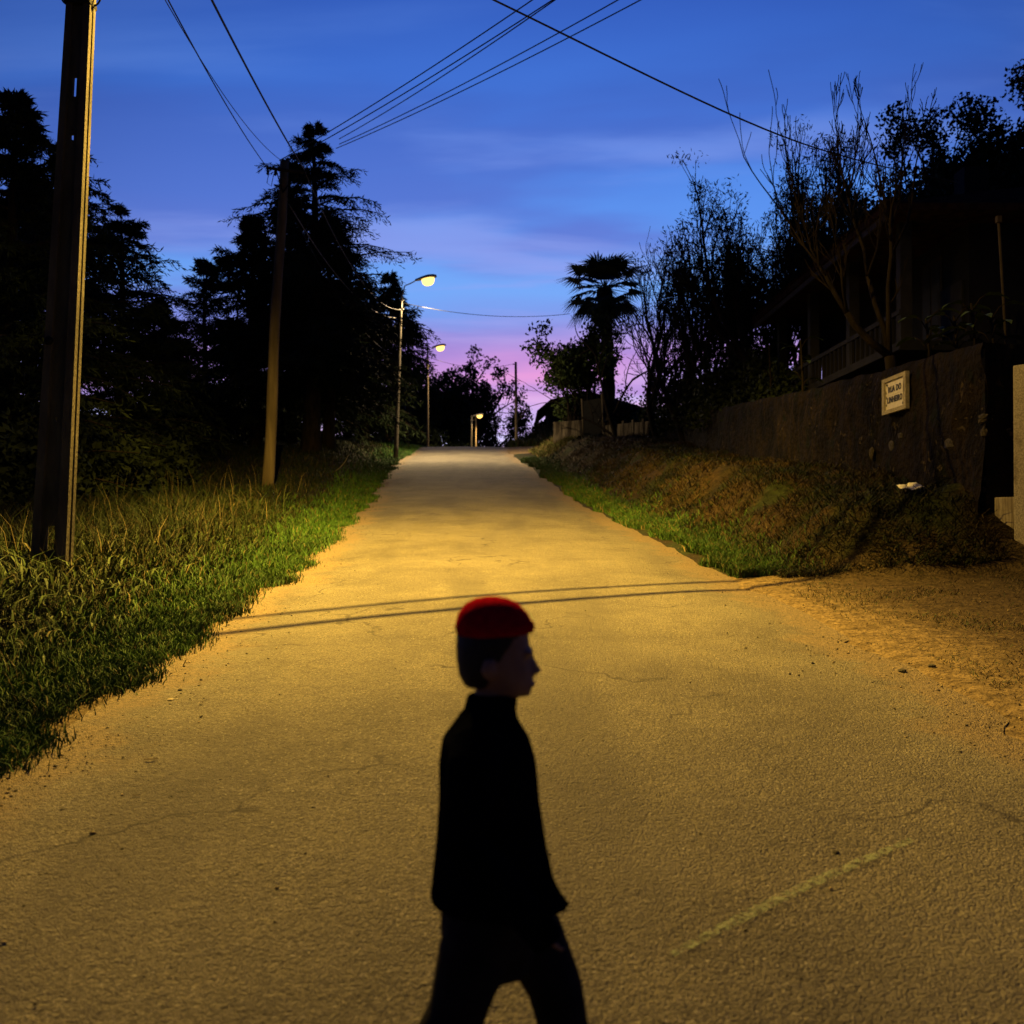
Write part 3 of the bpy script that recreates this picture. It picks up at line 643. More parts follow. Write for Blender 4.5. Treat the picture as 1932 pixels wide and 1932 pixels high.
b = base_at(690, 53); conifer('conifer left of the street lamp, below the sagging cables', b, top_h(530, 53, b[2]), 2.5, 22, nb=150, nt=20, nl=6, bottom=.06, power=.5, up=.2, droop=.4, trunk_r=.22)
b = base_at(735, 57); conifer('conifer right behind the lit street lamp post', b, top_h(512, 57, b[2]), 2.5, 23, nb=130, nt=20, nl=6, bottom=.30, power=.55, up=.25, droop=.35, needle=.28, trunk_r=.2)
b = base_at(768, 62); conifer('far conifer with a bare trunk right of the lit lamp post', b, top_h(585, 62, b[2]), 1.7, 24, nb=90, nt=16, nl=6, bottom=.42, power=.5, needle=.3, trunk_r=.16)
b = base_at(560, 48); conifer('conifer deep in the woods behind the wooden pole', b, top_h(470, 48, b[2]), 3.8, 25, nb=220, nt=18, nl=6, bottom=.04, power=.4, needle=.34, trunk_r=.22)
b = base_at(655, 55); conifer('conifer deep in the woods behind the two bare trunks', b, top_h(530, 55, b[2]), 3.8, 26, nb=220, nt=18, nl=6, bottom=.04, power=.4, needle=.36, trunk_r=.22)
b = base_at(60, 30); conifer('conifer behind the big one at the left frame edge', b, top_h(330, 30, b[2]), 3.4, 27, nb=220, nt=18, nl=6, bottom=.04, power=.4, needle=.3, trunk_r=.22)

# dark undergrowth closing the foot of the left woods
def bush_mass(name, label, pts, seed, n, leaf, mat='leaf', sq=.8):
    r = np.random.default_rng(seed); Cs = []
    for (x, y, rad, hh) in pts:
        k = int(n*rad*rad); off = unit(r.normal(size=(k, 3)))*(r.random((k, 1))**.4)*rad; off[:, 2] = np.abs(off[:, 2])*hh/rad
        off *= (.75+.5*fbm(off[:, 0]*1.3+x, off[:, 1]*1.3+off[:, 2]*1.7, 3))[:, None]
        Cs.append(np.array([x, y, gz(x, y)-.1])+off)
    C = np.concatenate(Cs); D = unit(r.normal(size=C.shape)+np.array([0, 0, .3])); Ln = leaf*r.uniform(.6, 1.4, len(C))
    Vv, Ff = tri_blades(C, D, Ln, Ln*.3, r); o = link(name, np_mesh(name, Vv, Ff), M[mat]); return o
pts = []
for k in range(34):
    d = 20+k*1.15; x = float(xl(d))-4.8-.045*d-1.6*random.random()-(2.2 if 30 < d < 38 else 0); pts.append((x, d, 1.3+.4*random.random(), 1.4+1.3*random.random()))
for k in range(16): pts.append((-10-.5*k-random.random(), 17+random.random()*6, 1.4, 1.6+random.random()))
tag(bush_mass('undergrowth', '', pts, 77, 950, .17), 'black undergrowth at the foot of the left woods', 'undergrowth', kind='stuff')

# --- far oaks over the crest
OAK = dict(depth=4, n=[4, 4, 3, 3], ang=.65, ls=.66, rs=.62, wig=.14, up=.05, taper=.7, rmin=.02)
for lab, px, d, py, sd, lv, sc in (('dark leafy tree beyond the crest right of the lit lamp post', 806, 104, 700, 31, 11000, .8), ('tall dark oak at the head of the road with sky between its leaves', 846, 108, 694, 32, 14000, .8),
                                   ('rounded oak at the head of the road above the distant lamp', 886, 112, 722, 33, 12000, .75), ('low oak at the far left of the crest', 778, 98, 735, 34, 9000, .75)):
    p = at(px, 900, d); bz = gz(p.x, d); H = at(px, py, d).z-bz
    broadleaf('oak_tree', lab, (p.x, d, bz), [((0, 0, -.3), (0.02, 0, 1), H*.46, .32), ((0.2, 0, 0), (.30, .1, .9), H*.40, .2), ((-.2, 0, 0), (-.30, .1, .9), H*.40, .2)], OAK, sd, lv, .34, .95*sc, group=None)
BARE = dict(depth=5, n=[3, 3, 3, 2, 2], ang=.5, ls=.70, rs=.6, wig=.12, up=.06, taper=.7, rmin=.012)
p = at(925, 900, 100); broadleaf('bare_tree', 'small leafless tree leaning right below the far oaks', (p.x, 100, gz(p.x, 100)+1.5), [((0, 0, -2), (.15, 0, 1), 3.4, .16), ((0, 0, 0), (.8, 0, .8), 2.6, .12)], dict(BARE, rmin=.025), 35)
pts = []
for k in range(16): pts.append((-14+k*.85, 94+6*random.random(), 1.9, 3.4+1.6*random.random()-(0 if k < 10 else .2*(k-10))))
tag(bush_mass('far_hedge', '', pts, 78, 420, .4), 'black hedge filling the head of the road below the oaks', 'hedge', kind='stuff')

tag(bush_mass('bank_scrub', '', [(float(xr(d))+2.6+.9*k % 4, d, .8, .7) for k, d in enumerate((70, 72, 74, 76, 79, 82))], 79, 700, .22), 'ragged scrub on the brow of the far right bank', 'scrub', kind='stuff')
# --- right side
# palm
def palm():
    d = 50; top = at(1140, 545, d); bx = at(1150, 660, d).x; bz = gz(bx, d); T = thing('palm_tree', 'fan palm with a thick crown standing above the garden wall', 'palm tree', (bx, d, bz))
    mb = MB(); H = top.z-bz; ox = top.x-bx; pts = []; rr = []
    for i in range(15):
        f = i/14; pts.append((ox*f*f, 0, -.3+f*(H+.3))); rr.append(.30-.05*f+(.04 if i % 2 else 0)+(.12*(f > .86)))
    mb.tube(pts, rr, 10); mb.build('trunk', M['bark'], T)
    r = random.Random(4); c = Vector((ox, 0, H))
    for k in range(34):
        az = k*2.39996; el = R(80)-R(135)*(k/33)**.95; el += R(r.uniform(-8, 8)); ln = r.uniform(1.0, 1.4)*(.75 if el > .8 else 1.0)
        dv = Vector((math.cos(az)*math.cos(el), math.sin(az)*math.cos(el), math.sin(el))); sd = dv.cross(Vector((0, 0, 1)))
        sd = sd.normalized() if sd.length > .05 else Vector((1, 0, 0)); nm = sd.cross(dv).normalized()
        vs = []; fs = []; hub = c+dv*ln
        m2 = MB(); m2.tube([c, c+dv*ln*.5+Vector((0, 0, .03)), hub], [.03, .022, .015], 4)
        nl = 22; LL = r.uniform(1.1, 1.45)
        for j in range(nl):
            a = R(-100)+R(200)*j/(nl-1); q = (dv*math.cos(a)+sd*math.sin(a)+nm*.12).normalized(); l2 = LL*(1-.28*abs(a)/2.2)*r.uniform(.88, 1.08)
            w_ = q.cross(nm).normalized()*.055; mid = hub+q*l2*.55; tip = hub+q*l2+Vector((0, 0, -.22*l2-.1*r.random()))
            b0 = len(m2.v); m2.add([hub+w_*.25, hub-w_*.25, mid-w_, mid+w_, tip], [(0, 1, 2, 3), (3, 2, 4)])
        m2.build('frond', M['frond'], T)
    # skirt of hanging dead fronds
    for k in range(12):
        az = k*2.1; ln = .5
        dv = Vector((math.cos(az)*.62, math.sin(az)*.62, -.75)); sd = dv.cross(Vector((0, 0, 1))).normalized(); nm = sd.cross(dv).normalized(); hub = c+Vector((0, 0, -.35))+dv*ln; m2 = MB(); m2.tube([c+Vector((0, 0, -.3)), hub], [.025, .015], 4)
        for j in range(14):
            a = R(-75)+R(150)*j/13; q = (dv*math.cos(a)+sd*math.sin(a)).normalized(); w_ = q.cross(nm).normalized()*.05; l2 = .95*r.uniform(.8, 1.1); mid = hub+q*l2*.5; tip = hub+q*l2*.8+Vector((0, 0, -.35))
            m2.add([hub+w_*.25, hub-w_*.25, mid-w_, mid+w_, tip], [(0, 1, 2, 3), (3, 2, 4)])
        m2.build('frond', M['frond'], T)
palm()

LEAFY = dict(depth=4, n=[4, 4, 3, 3], ang=.55, ls=.68, rs=.6, wig=.13, up=.10, taper=.7, rmin=.012)
UPR = dict(depth=4, n=[5, 4, 3, 3], ang=.42, ls=.68, rs=.58, wig=.09, up=.16, taper=.7, rmin=.010)
FR = 1.18
def tree_at(name, label, px, d, py, seed, cfg, leaves, leaf, clump, mat='leaf', bark='bark', spread=.25, nt=2, rad=.14, frac=.38, **kw):
    p = at(px, 900, d); bz = gz(p.x, d); H = at(px, py, d).z-bz; r = random.Random(seed)
    tr = [((.15*math.cos(k*2.4), .15*math.sin(k*2.4), -.3), (spread*math.cos(k*2.4+.5), spread*math.sin(k*2.4+.5), 1), H*frac*FR*r.uniform(.85, 1.1), rad) for k in range(nt)]
    return broadleaf(name, label, (p.x, d, bz), tr, cfg, seed, leaves, leaf, clump, mat, bark, **kw)
tree_at('leafy_tree', 'round leafed small tree over the gate and concrete wall', 1092, 49.5, 628, 41, LEAFY, 9000, .20, .55, 'leaf_green', rad=.09, nt=2)
tree_at('leafy_shrub', 'thin little shrub at the left end of the concrete wall', 1052, 50.5, 752, 42, dict(LEAFY, depth=3), 900, .14, .3, 'leaf_green', rad=.04, nt=1)
tree_at('bare_tree', 'leafless tree directly right of the palm', 1212, 44, 468, 43, dict(BARE, ang=.6), 0, 0, 0, rad=.16, nt=1, frac=.36)
tree_at('bare_tree', 'leafless tree with level side branches in front of the palm trunk', 1178, 46, 560, 44, dict(BARE, ang=.85, up=.02), 0, 0, 0, rad=.13, nt=2, frac=.36)
tree_at('bare_tree', 'tall thin leafless tree between the palm and the scrubby trees', 1250, 41, 412, 45, dict(BARE, ang=.45), 0, 0, 0, rad=.14, nt=2, frac=.30)
tree_at('scrub_tree', 'scrubby tree with sparse leaf tufts right of the bare trees', 1300, 37, 418, 46, UPR, 6500, .17, .28, upleaf=.5, rad=.11, nt=3, spread=.35, frac=.30)
tree_at('scrub_tree', 'scrubby tree with spiky shoots left of the dense crown', 1372, 35, 405, 47, UPR, 7500, .17, .28, upleaf=.5, rad=.11, nt=3, spread=.4, frac=.30)
tree_at('dense_tree', 'dense dark crowned tree with upright twigs behind the roof edge', 1482, 31.5, 330, 48, dict(UPR, n=[5, 4, 4, 3]), 22000, .15, .36, upleaf=.5, rad=.14, nt=4, spread=.34, frac=.37)
tree_at('scrub_tree', 'scrubby tree below the dense crown at the roof corner', 1420, 33.5, 470, 49, UPR, 7000, .16, .3, upleaf=.4, rad=.10, nt=3, spread=.4, frac=.30)
tree_at('bare_tree', 'slender leafless tree rising right of the dense crown', 1572, 30, 262, 50, dict(BARE, ang=.33, up=.14), 0, 0, 0, rad=.11, nt=2, frac=.36, spread=.12)
# eucalyptus on the far right
EUC = dict(depth=4, n=[3, 3, 3, 3], ang=.55, ls=.66, rs=.6, wig=.12, up=.10, taper=.75, rmin=.02)
for lab, px, d, py, sd, lv in (('tallest eucalyptus at the right frame edge', 1915, 44, 150, 61, 19000), ('eucalyptus with a domed crown left of the tallest one', 1868, 46, 245, 62, 16000), ('eucalyptus rising above the middle of the roof', 1800, 44, 372, 63, 14000),
                               ('dark eucalyptus behind the roof slope', 1722, 43, 395, 64, 13000), ('low eucalyptus above the roof left of the fork tree', 1612, 42, 448, 65, 10000), ('low broad eucalyptus filling the right edge above the house', 1915, 40, 400, 66, 15000)):
    tree_at('eucalyptus_tree', lab, px, d, py, sd, EUC, int(lv*1.9), .20, .80, rad=.20, nt=3, frac=.375, spread=.28)
b = base_at(1778, 52); conifer('narrow pointed conifer among the eucalyptus above the roof', b, top_h(302, 52, b[2]), 1.3, 67, nb=80, nt=14, nl=6, bottom=.3, power=.7, needle=.35)
# shrubs along the top of the bank, garden hedge
pts = [(6.9, 33, 1.3, 2.6), (7.2, 36, 1.5, 3.0), (6.9, 39, 1.4, 2.8), (7.0, 42, 1.4, 2.7), (7.6, 30.5, 1.3, 2.3), (7.4, 28, 1.0, 1.5), (8.6, 34, 1.6, 3.3), (8.8, 38, 1.7, 3.5), (6.3, 46, 1.3, 2.6), (5.4, 51, 1.2, 2.6), (7.4, 48, 1.6, 3.4), (9.5, 42, 1.8, 3.6), (9.5, 46, 1.8, 3.4)]
for k, (x, y_, rad, hh) in enumerate(pts):
    lab = ['dark shrub behind the garden wall nearest the house corner', 'tall dark shrub next along the garden wall', 'dark shrub midway along the garden wall', 'dark shrub where the wall meets the fence', 'shrub spilling below the roof corner', 'low shrub at the near end of the garden hedge', 'tall hedge shrub behind the scrubby trees', 'tall hedge shrub left of the scrubby trees', 'shrub beside the palm trunk foot', 'shrub behind the dark gate', 'tall shrub left of the bare trees', 'tall shrub below the bare trees', 'tall shrub deep in the garden behind the palm'][k]
    tag(bush_mass('garden_shrub', '', [(x, y_, rad, hh)], 90+k, 1500, .15, 'leaf'), lab, 'shrub', 'shrubs behind the garden wall')

# the forked bare tree behind the wall beside the sign
def fork_tree():
    d = 17.2; P0 = at(1683, 712, d); bz = gz(P0.x, d); T = thing('bare_tree', 'forked leafless tree behind the wall beside the street sign', 'tree', (P0.x, d, bz))
    mb = MB(); r = np.random.default_rng(8); o = Vector((P0.x, d, bz))
    loc = lambda px, py, dy=0: np.array(at(px, py, d+dy)-o)
    A = [np.array((0.02, 0, -.3)), loc(1684, 712), loc(1678, 672)]; mb.tube(A, [.115, .10, .085], 9)
    skel = [([(1678, 672), (1640, 642), (1612, 612), (1598, 590)], .07, .055, 0), ([(1598, 590), (1575, 553), (1558, 520), (1545, 500)], .052, .03, .2), ([(1598, 590), (1590, 545), (1587, 505)], .03, .018, -.3),
            ([(1678, 672), (1668, 620), (1650, 570), (1637, 520)], .055, .04, .1), ([(1637, 520), (1630, 470), (1612, 420), (1600, 372)], .036, .02, .3), ([(1678, 672), (1677, 610), (1676, 540), (1682, 480), (1680, 430)], .05, .03, -.2),
            ([(1680, 430), (1672, 392), (1662, 352), (1655, 310)], .028, .016, 0), ([(1680, 430), (1696, 380), (1701, 330), (1703, 290)], .026, .014, .2), ([(1682, 480), (1712, 420), (1722, 370), (1728, 310)], .026, .014, -.2), ([(1637, 520), (1655, 470), (1660, 420)], .026, .014, -.2),
            ([(1600, 372), (1590, 330), (1582, 292)], .018, .01, 0), ([(1600, 372), (1612, 320), (1614, 280)], .018, .01, .1), ([(1545, 500), (1540, 440), (1548, 390)], .024, .012, .1), ([(1558, 520), (1530, 470), (1520, 430)], .02, .01, .1)]
    segs = []; tips = []; cfg = dict(depth=3, n=[3, 3, 2], ang=.36, ls=.62, rs=.6, wig=.08, up=.12, taper=.6, rmin=.006)
    for pts, r0, r1, dy in skel:
        pp = [loc(a, b_, dy*i/(len(pts)-1) if i else 0) for i, (a, b_) in enumerate(pts)]; rr = [r0+(r1-r0)*i/(len(pp)-1) for i in range(len(pp))]; mb.tube(pp, rr, 7)
        dv = pp[-1]-pp[-2]; dv /= np.linalg.norm(dv)
        if r1 < .035:
            grow(pp[-1], dv, .62, r1*.9, 0, cfg, r, segs, tips)
            for q in range(4):
                f = r.uniform(.3, 1); i = min(int(f*(len(pp)-1)), len(pp)-2); sp = pp[i]+(pp[i+1]-pp[i])*(f*(len(pp)-1)-i); ax = r.normal(size=3); ax[2] = abs(ax[2])+.8; ax /= np.linalg.norm(ax); grow(sp, ax, .42, r1*.5, 1, cfg, r, segs, tips)
    for pts, rr, dep in segs: mb.tube(pts, [max(q, .0055) for q in rr], 4, cap=False)
    mb.build('trunk', M['bark_pale'], T)
fork_tree()

# kale stalks standing behind the wall
def kale(px, d, top, seed, label):
    r = random.Random(seed); p = at(px, 700, d); bz = gz(p.x, d); T = thing('kale_plant', label, 'plant', (p.x, d, bz), 'kale stalks above the wall'); H = at(px, top, d).z-bz
    mb = MB(); mb.tube([(0, 0, -.1), (.03, 0, H*.5), (-.02, 0, H*.93)], [.028, .022, .018], 6)
    for k in range(6): a = k*2.4; z0 = H*(.45+.08*k); mb.tube([(0, 0, z0), (.10*math.cos(a), .10*math.sin(a), z0+.16), (.2*math.cos(a), .2*math.sin(a), z0+.22)], [.012, .009, .005], 4)
    mb.build('stalk', M['bark_pale'], T)
    for k in range(6):
        a = k*2.4; z0 = H*(.45+.08*k)+.2; m2 = MB(); vs = []; fs = []
        c = Vector((.18*math.cos(a), .18*math.sin(a), z0)); dv = Vector((math.cos(a), math.sin(a), .25)); sd = Vector((-math.sin(a), math.cos(a), 0))
        n = 5
        for i in range(n+1):
            f = i/n; w_ = .095*math.sin(math.pi*(.12+.84*f)); q = c+dv*.30*f+Vector((0, 0, -.16*f*f))
            vs += [q-sd*w_+Vector((0, 0, .02*r.random())), q+Vector((0, 0, -.015)), q+sd*w_+Vector((0, 0, .02*r.random()))]
            if i: b0 = 3*i; fs += [(b0-3, b0-2, b0+1, b0), (b0-2, b0-1, b0+2, b0+1)]
        m2.add(vs, fs, True); m2.build('leaf', M['leaf_green'], T)
for px, d, tp, sd, lab in ((1750, 15.6, 590, 1, 'small kale stalk nearest the street sign'), (1803, 15.2, 585, 2, 'forked kale stalk second from the street sign'), (1836, 14.8, 560, 3, 'tallest kale stalk above the wall corner'), (1872, 14.6, 580, 4, 'rightmost kale stalk past the wall corner'), (1452, 27.5, 640, 5, 'far kale stalk low on the garden wall'), (1512, 22.5, 628, 6, 'lone kale stalk left of the forked tree')):
    kale(px, d, tp, sd, lab)

# ------------------------------------------------------------------ walls on the right
def garden_wall():
    T = thing('garden_wall', 'dark mossy rendered garden wall carrying the street sign', 'wall', (6.0, 12.9, 0))
    ys = axis((12.9, 18, .12), (18, 44, .3)); nz_ = 22; vs = []; fs = []
    def top(y): return float(np.interp(y, _wy, _wz)) + .05*(float(fbm(y*1.8, 3.3, 4))-.5)*2
    for i, y_ in enumerate(ys):
        x0 = float(np.interp(y_, _wy, _wx)); zt = top(y_); zb = min(gz(x0-.1, max(y_, 13.0)), zt-.9)-.5
        for k in range(nz_):
            f = k/(nz_-1); z_ = zb+(zt-zb)*f
            bulge = .13*(float(fbm(y_*1.3, z_*1.3, 4))-.5)*2 - .06*(1-f)
            vs.append((x0+bulge-6.0+(.03 if k == nz_-1 else 0), y_-12.9+(.05*(float(fbm(z_*3, 7.7, 3))-.5) if i == 0 else 0), z_))
        vs.append((x0+.26-6.0, y_-12.9, zt-.02))
    m_ = nz_+1
    for i in range(len(ys)-1):
        for k in range(m_-1): a = i*m_+k; fs.append((a, a+m_, a+m_+1, a+1))
    me = bpy.data.meshes.new('face'); me.from_pydata(vs, [], [tuple(reversed(f)) for f in fs]); me.update(); me.polygons.foreach_set('use_smooth', [True]*len(fs)); link('wall_face', me, M['wallstone'], T)
    # return along the entry, away to the right
    vs = []; fs = []; n2 = 20
    for i in range(n2+1):
        f = i/n2; x_ = .0+f*4.2; y_ = .01+.25*f; zt = top(12.9)-.0-.1*f
        for k in range(14):
            z_ = .8+(zt-.8)*k/13; vs.append((x_-.02, y_+.05*(float(fbm(x_*2, z_*2+9, 4))-.5), z_))
        vs.append((x_-.02, y_+.3, zt-.02))
    for i in range(n2):
        for k in range(14): a = i*15+k; fs.append((a, a+15, a+16, a+1))
    me = bpy.data.meshes.new('return'); me.from_pydata(vs, [], fs); me.update(); link('wall_return', me, M['wallstone'], T)
    # stones showing at the corner and foot where the render has fallen
    r = random.Random(12)
    for k in range(9):
        if k < 5: y_ = .03+.12*r.random(); z_ = 2.0+1.5*r.random(); s_ = (.05, .07+.06*r.random(), .04+.06*r.random()); x_ = -.02
        else: y_ = .2+4.5*r.random()**1.5; zb = gz(5.9, 12.9+y_+.3); z_ = zb+.1+.75*r.random(); s_ = (.05, .06+.16*r.random(), .04+.10*r.random()); x_ = float(np.interp(12.9+y_, _wy, _wx))-6.0-.035
        bm = bmesh.new(); bmesh.ops.create_icosphere(bm, subdivisions=1, radius=1)
        for v in bm.verts: v.co = Vector((v.co.x*s_[0], v.co.y*s_[1], v.co.z*s_[2]))*(.8+.4*r.random())
        me = bpy.data.meshes.new('stone'); bm.to_mesh(me); bm.free(); o = link('stone', me, M['stone_wall'] if r.random() < .3 else M['stone_dark'], T); o.location = (x_, y_, z_)
garden_wall()

def street_sign():
    W_, H_ = .98, .50; y0 = 15.75; x0 = float(np.interp(y0, _wy, _wx))-.075; c = at(1703, 743, y0)
    T = thing('street_sign', 'tiled street name sign in a stone frame on the mossy wall', 'sign', (x0-.045, y0, c.z)); slope = .06
    T.rotation_euler = (slope, 0, R(-90)-.0 if False else R(-90)); T.rotation_euler = (0, 0, R(-90))
    # local: x along wall towards the camera... facing -x world = local -y
    mb = MB(); fr = .095
    for (cx, cz, sx, sz) in ((0, H_/2-.0, W_, .06), (0, -H_/2, W_, .06), (-W_/2+.05, 0, .10, H_-.06), (W_/2-.05, 0, .10, H_-.06)): mb.box((cx, 0, cz), (sx, .06, sz))
    o = mb.build('stone_frame', M['granite'], T)
    tw, th = (W_-.2)/4, (H_-.06)/2
    m2 = MB(); m2.box((0, 0, 0), (tw-.004, .03, th-.004)); tme = m2.mesh('tile')
    for i in range(4):
        for j in range(2): t_ = link('tile', tme, M['tile_white'], T); t_.location = (-(W_-.2)/2+tw*(i+.5), .012, -th/2+th*j)
    def text(s, cz, size, sx):
        cu = bpy.data.curves.new('t', 'FONT'); cu.body = s; cu.align_x = 'CENTER'; cu.align_y = 'CENTER'; cu.size = size; cu.offset = .003; cu.extrude = .002; cu.space_character = 1.14
        ob = bpy.data.objects.new('t', cu); COL.objects.link(ob); dg = bpy.context.evaluated_depsgraph_get(); me = bpy.data.meshes.new_from_object(ob.evaluated_get(dg)); bpy.data.objects.remove(ob)
        bm = bmesh.new(); bm.from_mesh(me); bmesh.ops.remove_doubles(bm, verts=bm.verts, dist=1e-5); left = set(bm.verts)
        while left:                                   # one part for each letter
            st = [left.pop()]; isl = set(st)
            while st:
                for e in st.pop().link_edges:
                    for q in e.verts:
                        if q in left: left.discard(q); isl.add(q); st.append(q)
            idx = {v: i for i, v in enumerate(isl)}; lm = bpy.data.meshes.new('letter'); lm.from_pydata([v.co.copy() for v in idx], [], [[idx[v] for v in f.verts] for f in bm.faces if f.verts[0] in isl]); lm.update()
            l = link('letter', lm, M['ink'], T); l.location = (0, -.0095, cz); l.rotation_euler = (R(90), 0, 0); l.scale = (sx, 1, 1)
        bm.free()
    text('RUA DO', .085, .128, 1.0); text('LINHEIRO', -.078, .128, .98)
    r = random.Random(2)
    for (cx, cz) in ((-.35, .18), (-.31, .17), (-.36, .06), (-.355, -.02), (-.36, -.14), (.36, .12), (.355, .02), (.36, -.07), (.35, -.17), (.31, -.18), (.365, .18)):
        m3 = MB(); n = 7; m3.add([(cx+.020*math.cos(a*6.283/n)*r.uniform(.6, 1.3), -.0055, cz+.026*math.sin(a*6.283/n)*r.uniform(.5, 1.3)) for a in range(n)], [tuple(range(n))]); m3.build('corner_ornament', M['ink'], T)
street_sign()

def gate_pillar():
    T = thing('gate_pillar', 'pale granite gate pillar at the right frame edge', 'pillar', (6.25, 12.72, 1.05)); m = Matrix.Rotation(R(-52), 3, 'Z')
    mb = MB(); mb.box(Vector((.22, -.29, 1.3)), (.62, .30, 2.55), m, .985); o = mb.build('shaft', M['granite'], T); bevel_obj(o, .02)
gate_pillar()
def low_wall():
    T = thing('low_wall', 'low granite wall with dark streaks beside the gate pillar', 'wall', (6.18, 12.95, 1.0)); m = Matrix.Rotation(R(-52), 3, 'Z')
    mb = MB(); mb.box(Vector((.55, -.72, .35)), (1.85, .22, 1.32), m); o = mb.build('wall_body', M['granite_streak'], T); bevel_obj(o, .015)
low_wall()

# white litter on the bank
def litter():
    d = 13.55; p = at(1718, 986, d); T_ = MB(); vs = []; fs = []; r = random.Random(6); z0 = gz(p.x, d)
    for i in range(9):
        for j in range(5): vs.append(((i-4)*.040+.012*r.uniform(-1, 1), (j-2)*.06*(1-.5*abs(i-4)/4), (.02*r.random()+.012*math.sin(i*1.3)+.006*j)))
    for i in range(8):
        for j in range(4): a = i*5+j; fs.append((a, a+5, a+6, a+1))
    T_.add(vs, fs); o = T_.build('paper_sheet', M['litter']); o.location = (p.x, d, max(z0+.06, p.z)); o.rotation_euler = (R(14), R(-6), R(8)); md = o.modifiers.new('s', 'SOLIDIFY'); md.thickness = .006
    tag(o, 'crumpled white sheet lying on the bank below the sign', 'litter')
litter()

# far concrete wall, gate, fence
def far_walls():
    d0 = 49.0; a = at(1046, 830, d0); b_ = at(1098, 830, 48.2); zt = at(1046, 796, d0).z
    T = thing('concrete_wall', 'stained concrete wall stub lit by the street lamp left of the gate', 'wall', (a.x, a.y, 0))
    dv = Vector((b_.x-a.x, b_.y-a.y, 0)); L_ = dv.length; ang = math.atan2(dv.y, dv.x); m = Matrix.Rotation(ang, 3, 'Z'); mid = dv/2
    zb = 4.9; mb = MB(); mb.box(mid+Vector((0, .1, (zb+zt)/2)), (L_, .22, zt-zb), m); o = mb.build('wall_body', M['concrete'], T); bevel_obj(o, .03)
    for k in range(5):
        m3 = MB(); f = .35+.13*k; q = dv*f; m3.box(q+Vector((0, .12, zt+.10)), (.05, .05, .24)); m3.build('picket', M['timber'], T)
    # gate
    G0 = at(1099, 838, 48.1); G1 = at(1137, 838, 47.0); T = thing('metal_gate', 'tall dark sheet metal gate between two thin pale posts', 'gate', (G0.x, G0.y, 0)); dv = G1-G0; dv.z = 0; L_ = dv.length; m = Matrix.Rotation(math.atan2(dv.y, dv.x), 3, 'Z'); zb = gz(G0.x, 48)-.25; zt = at(1099, 752, 48).z
    mb = MB(); mb.box(dv/2+Vector((0, .05, (zb+zt)/2-.05)), (L_-.10, .04, zt-zb-.1), m); mb.build('gate_leaf', M['dark_metal'], T)
    for q, zz in ((Vector((0, 0, 0)), zt), (dv, zt+.1)): m2 = MB(); m2.tube([q+Vector((0, 0, zb-.3)), q+Vector((.02, 0, (zb+zz)/2)), q+Vector((-.03, 0, zz))], [.055, .05, .045], 7); m2.build('post', M['wood'], T)
    m2 = MB(); m2.box(dv*.85+Vector((0, 0, zb+1.1)), (.10, .06, .03), m); m2.build('handle', M['metal'], T)
    # letter box + fence to the right
    p = at(1141, 803, 46.9); o = MB(); o.box((0, 0, .16), (.16, .12, .30)); o.loft([(0, 0, .31, .10, .08), (0, 0, .36, .07, .06), (0, 0, .39, .01, .01)], 10); q = o.build('letter_box', M['plaster_pale']); q.location = (p.x+.02, 46.85, p.z-.15); tag(q, 'small pale letter box on the post right of the gate', 'letter box')
    F0 = at(1141, 830, 46.8); F1 = Vector((6.15, 44.2, 0)); T = thing('fence_wall', 'dim low concrete fence wall running right from the gate', 'wall', (F0.x, F0.y, 0)); dv = F1-F0; dv.z = 0; L_ = dv.length; m = Matrix.Rotation(math.atan2(dv.y, dv.x), 3, 'Z')
    n = 5
    for k in range(n):
        q = dv*((k+.5)/n); zt_ = at(1141+90*(k+.5)/n, 803-9*(k+.5)/n, 46.8-2.6*(k+.5)/n).z; m2 = MB(); m2.box(q+Vector((0, 0, (4.7+zt_)/2)), (L_/n-.02, .12, zt_-4.7), m); m2.build('panel', M['concrete'], T)
    for k in range(n+1): q = dv*(k/n); zt_ = at(1141+90*k/n, 801-9*k/n, 46.8-2.6*k/n).z+.08; m2 = MB(); m2.box(q+Vector((0, -.02, (4.7+zt_)/2)), (.12, .16, zt_-4.7), m); m2.build('post', M['concrete'], T)
far_walls()

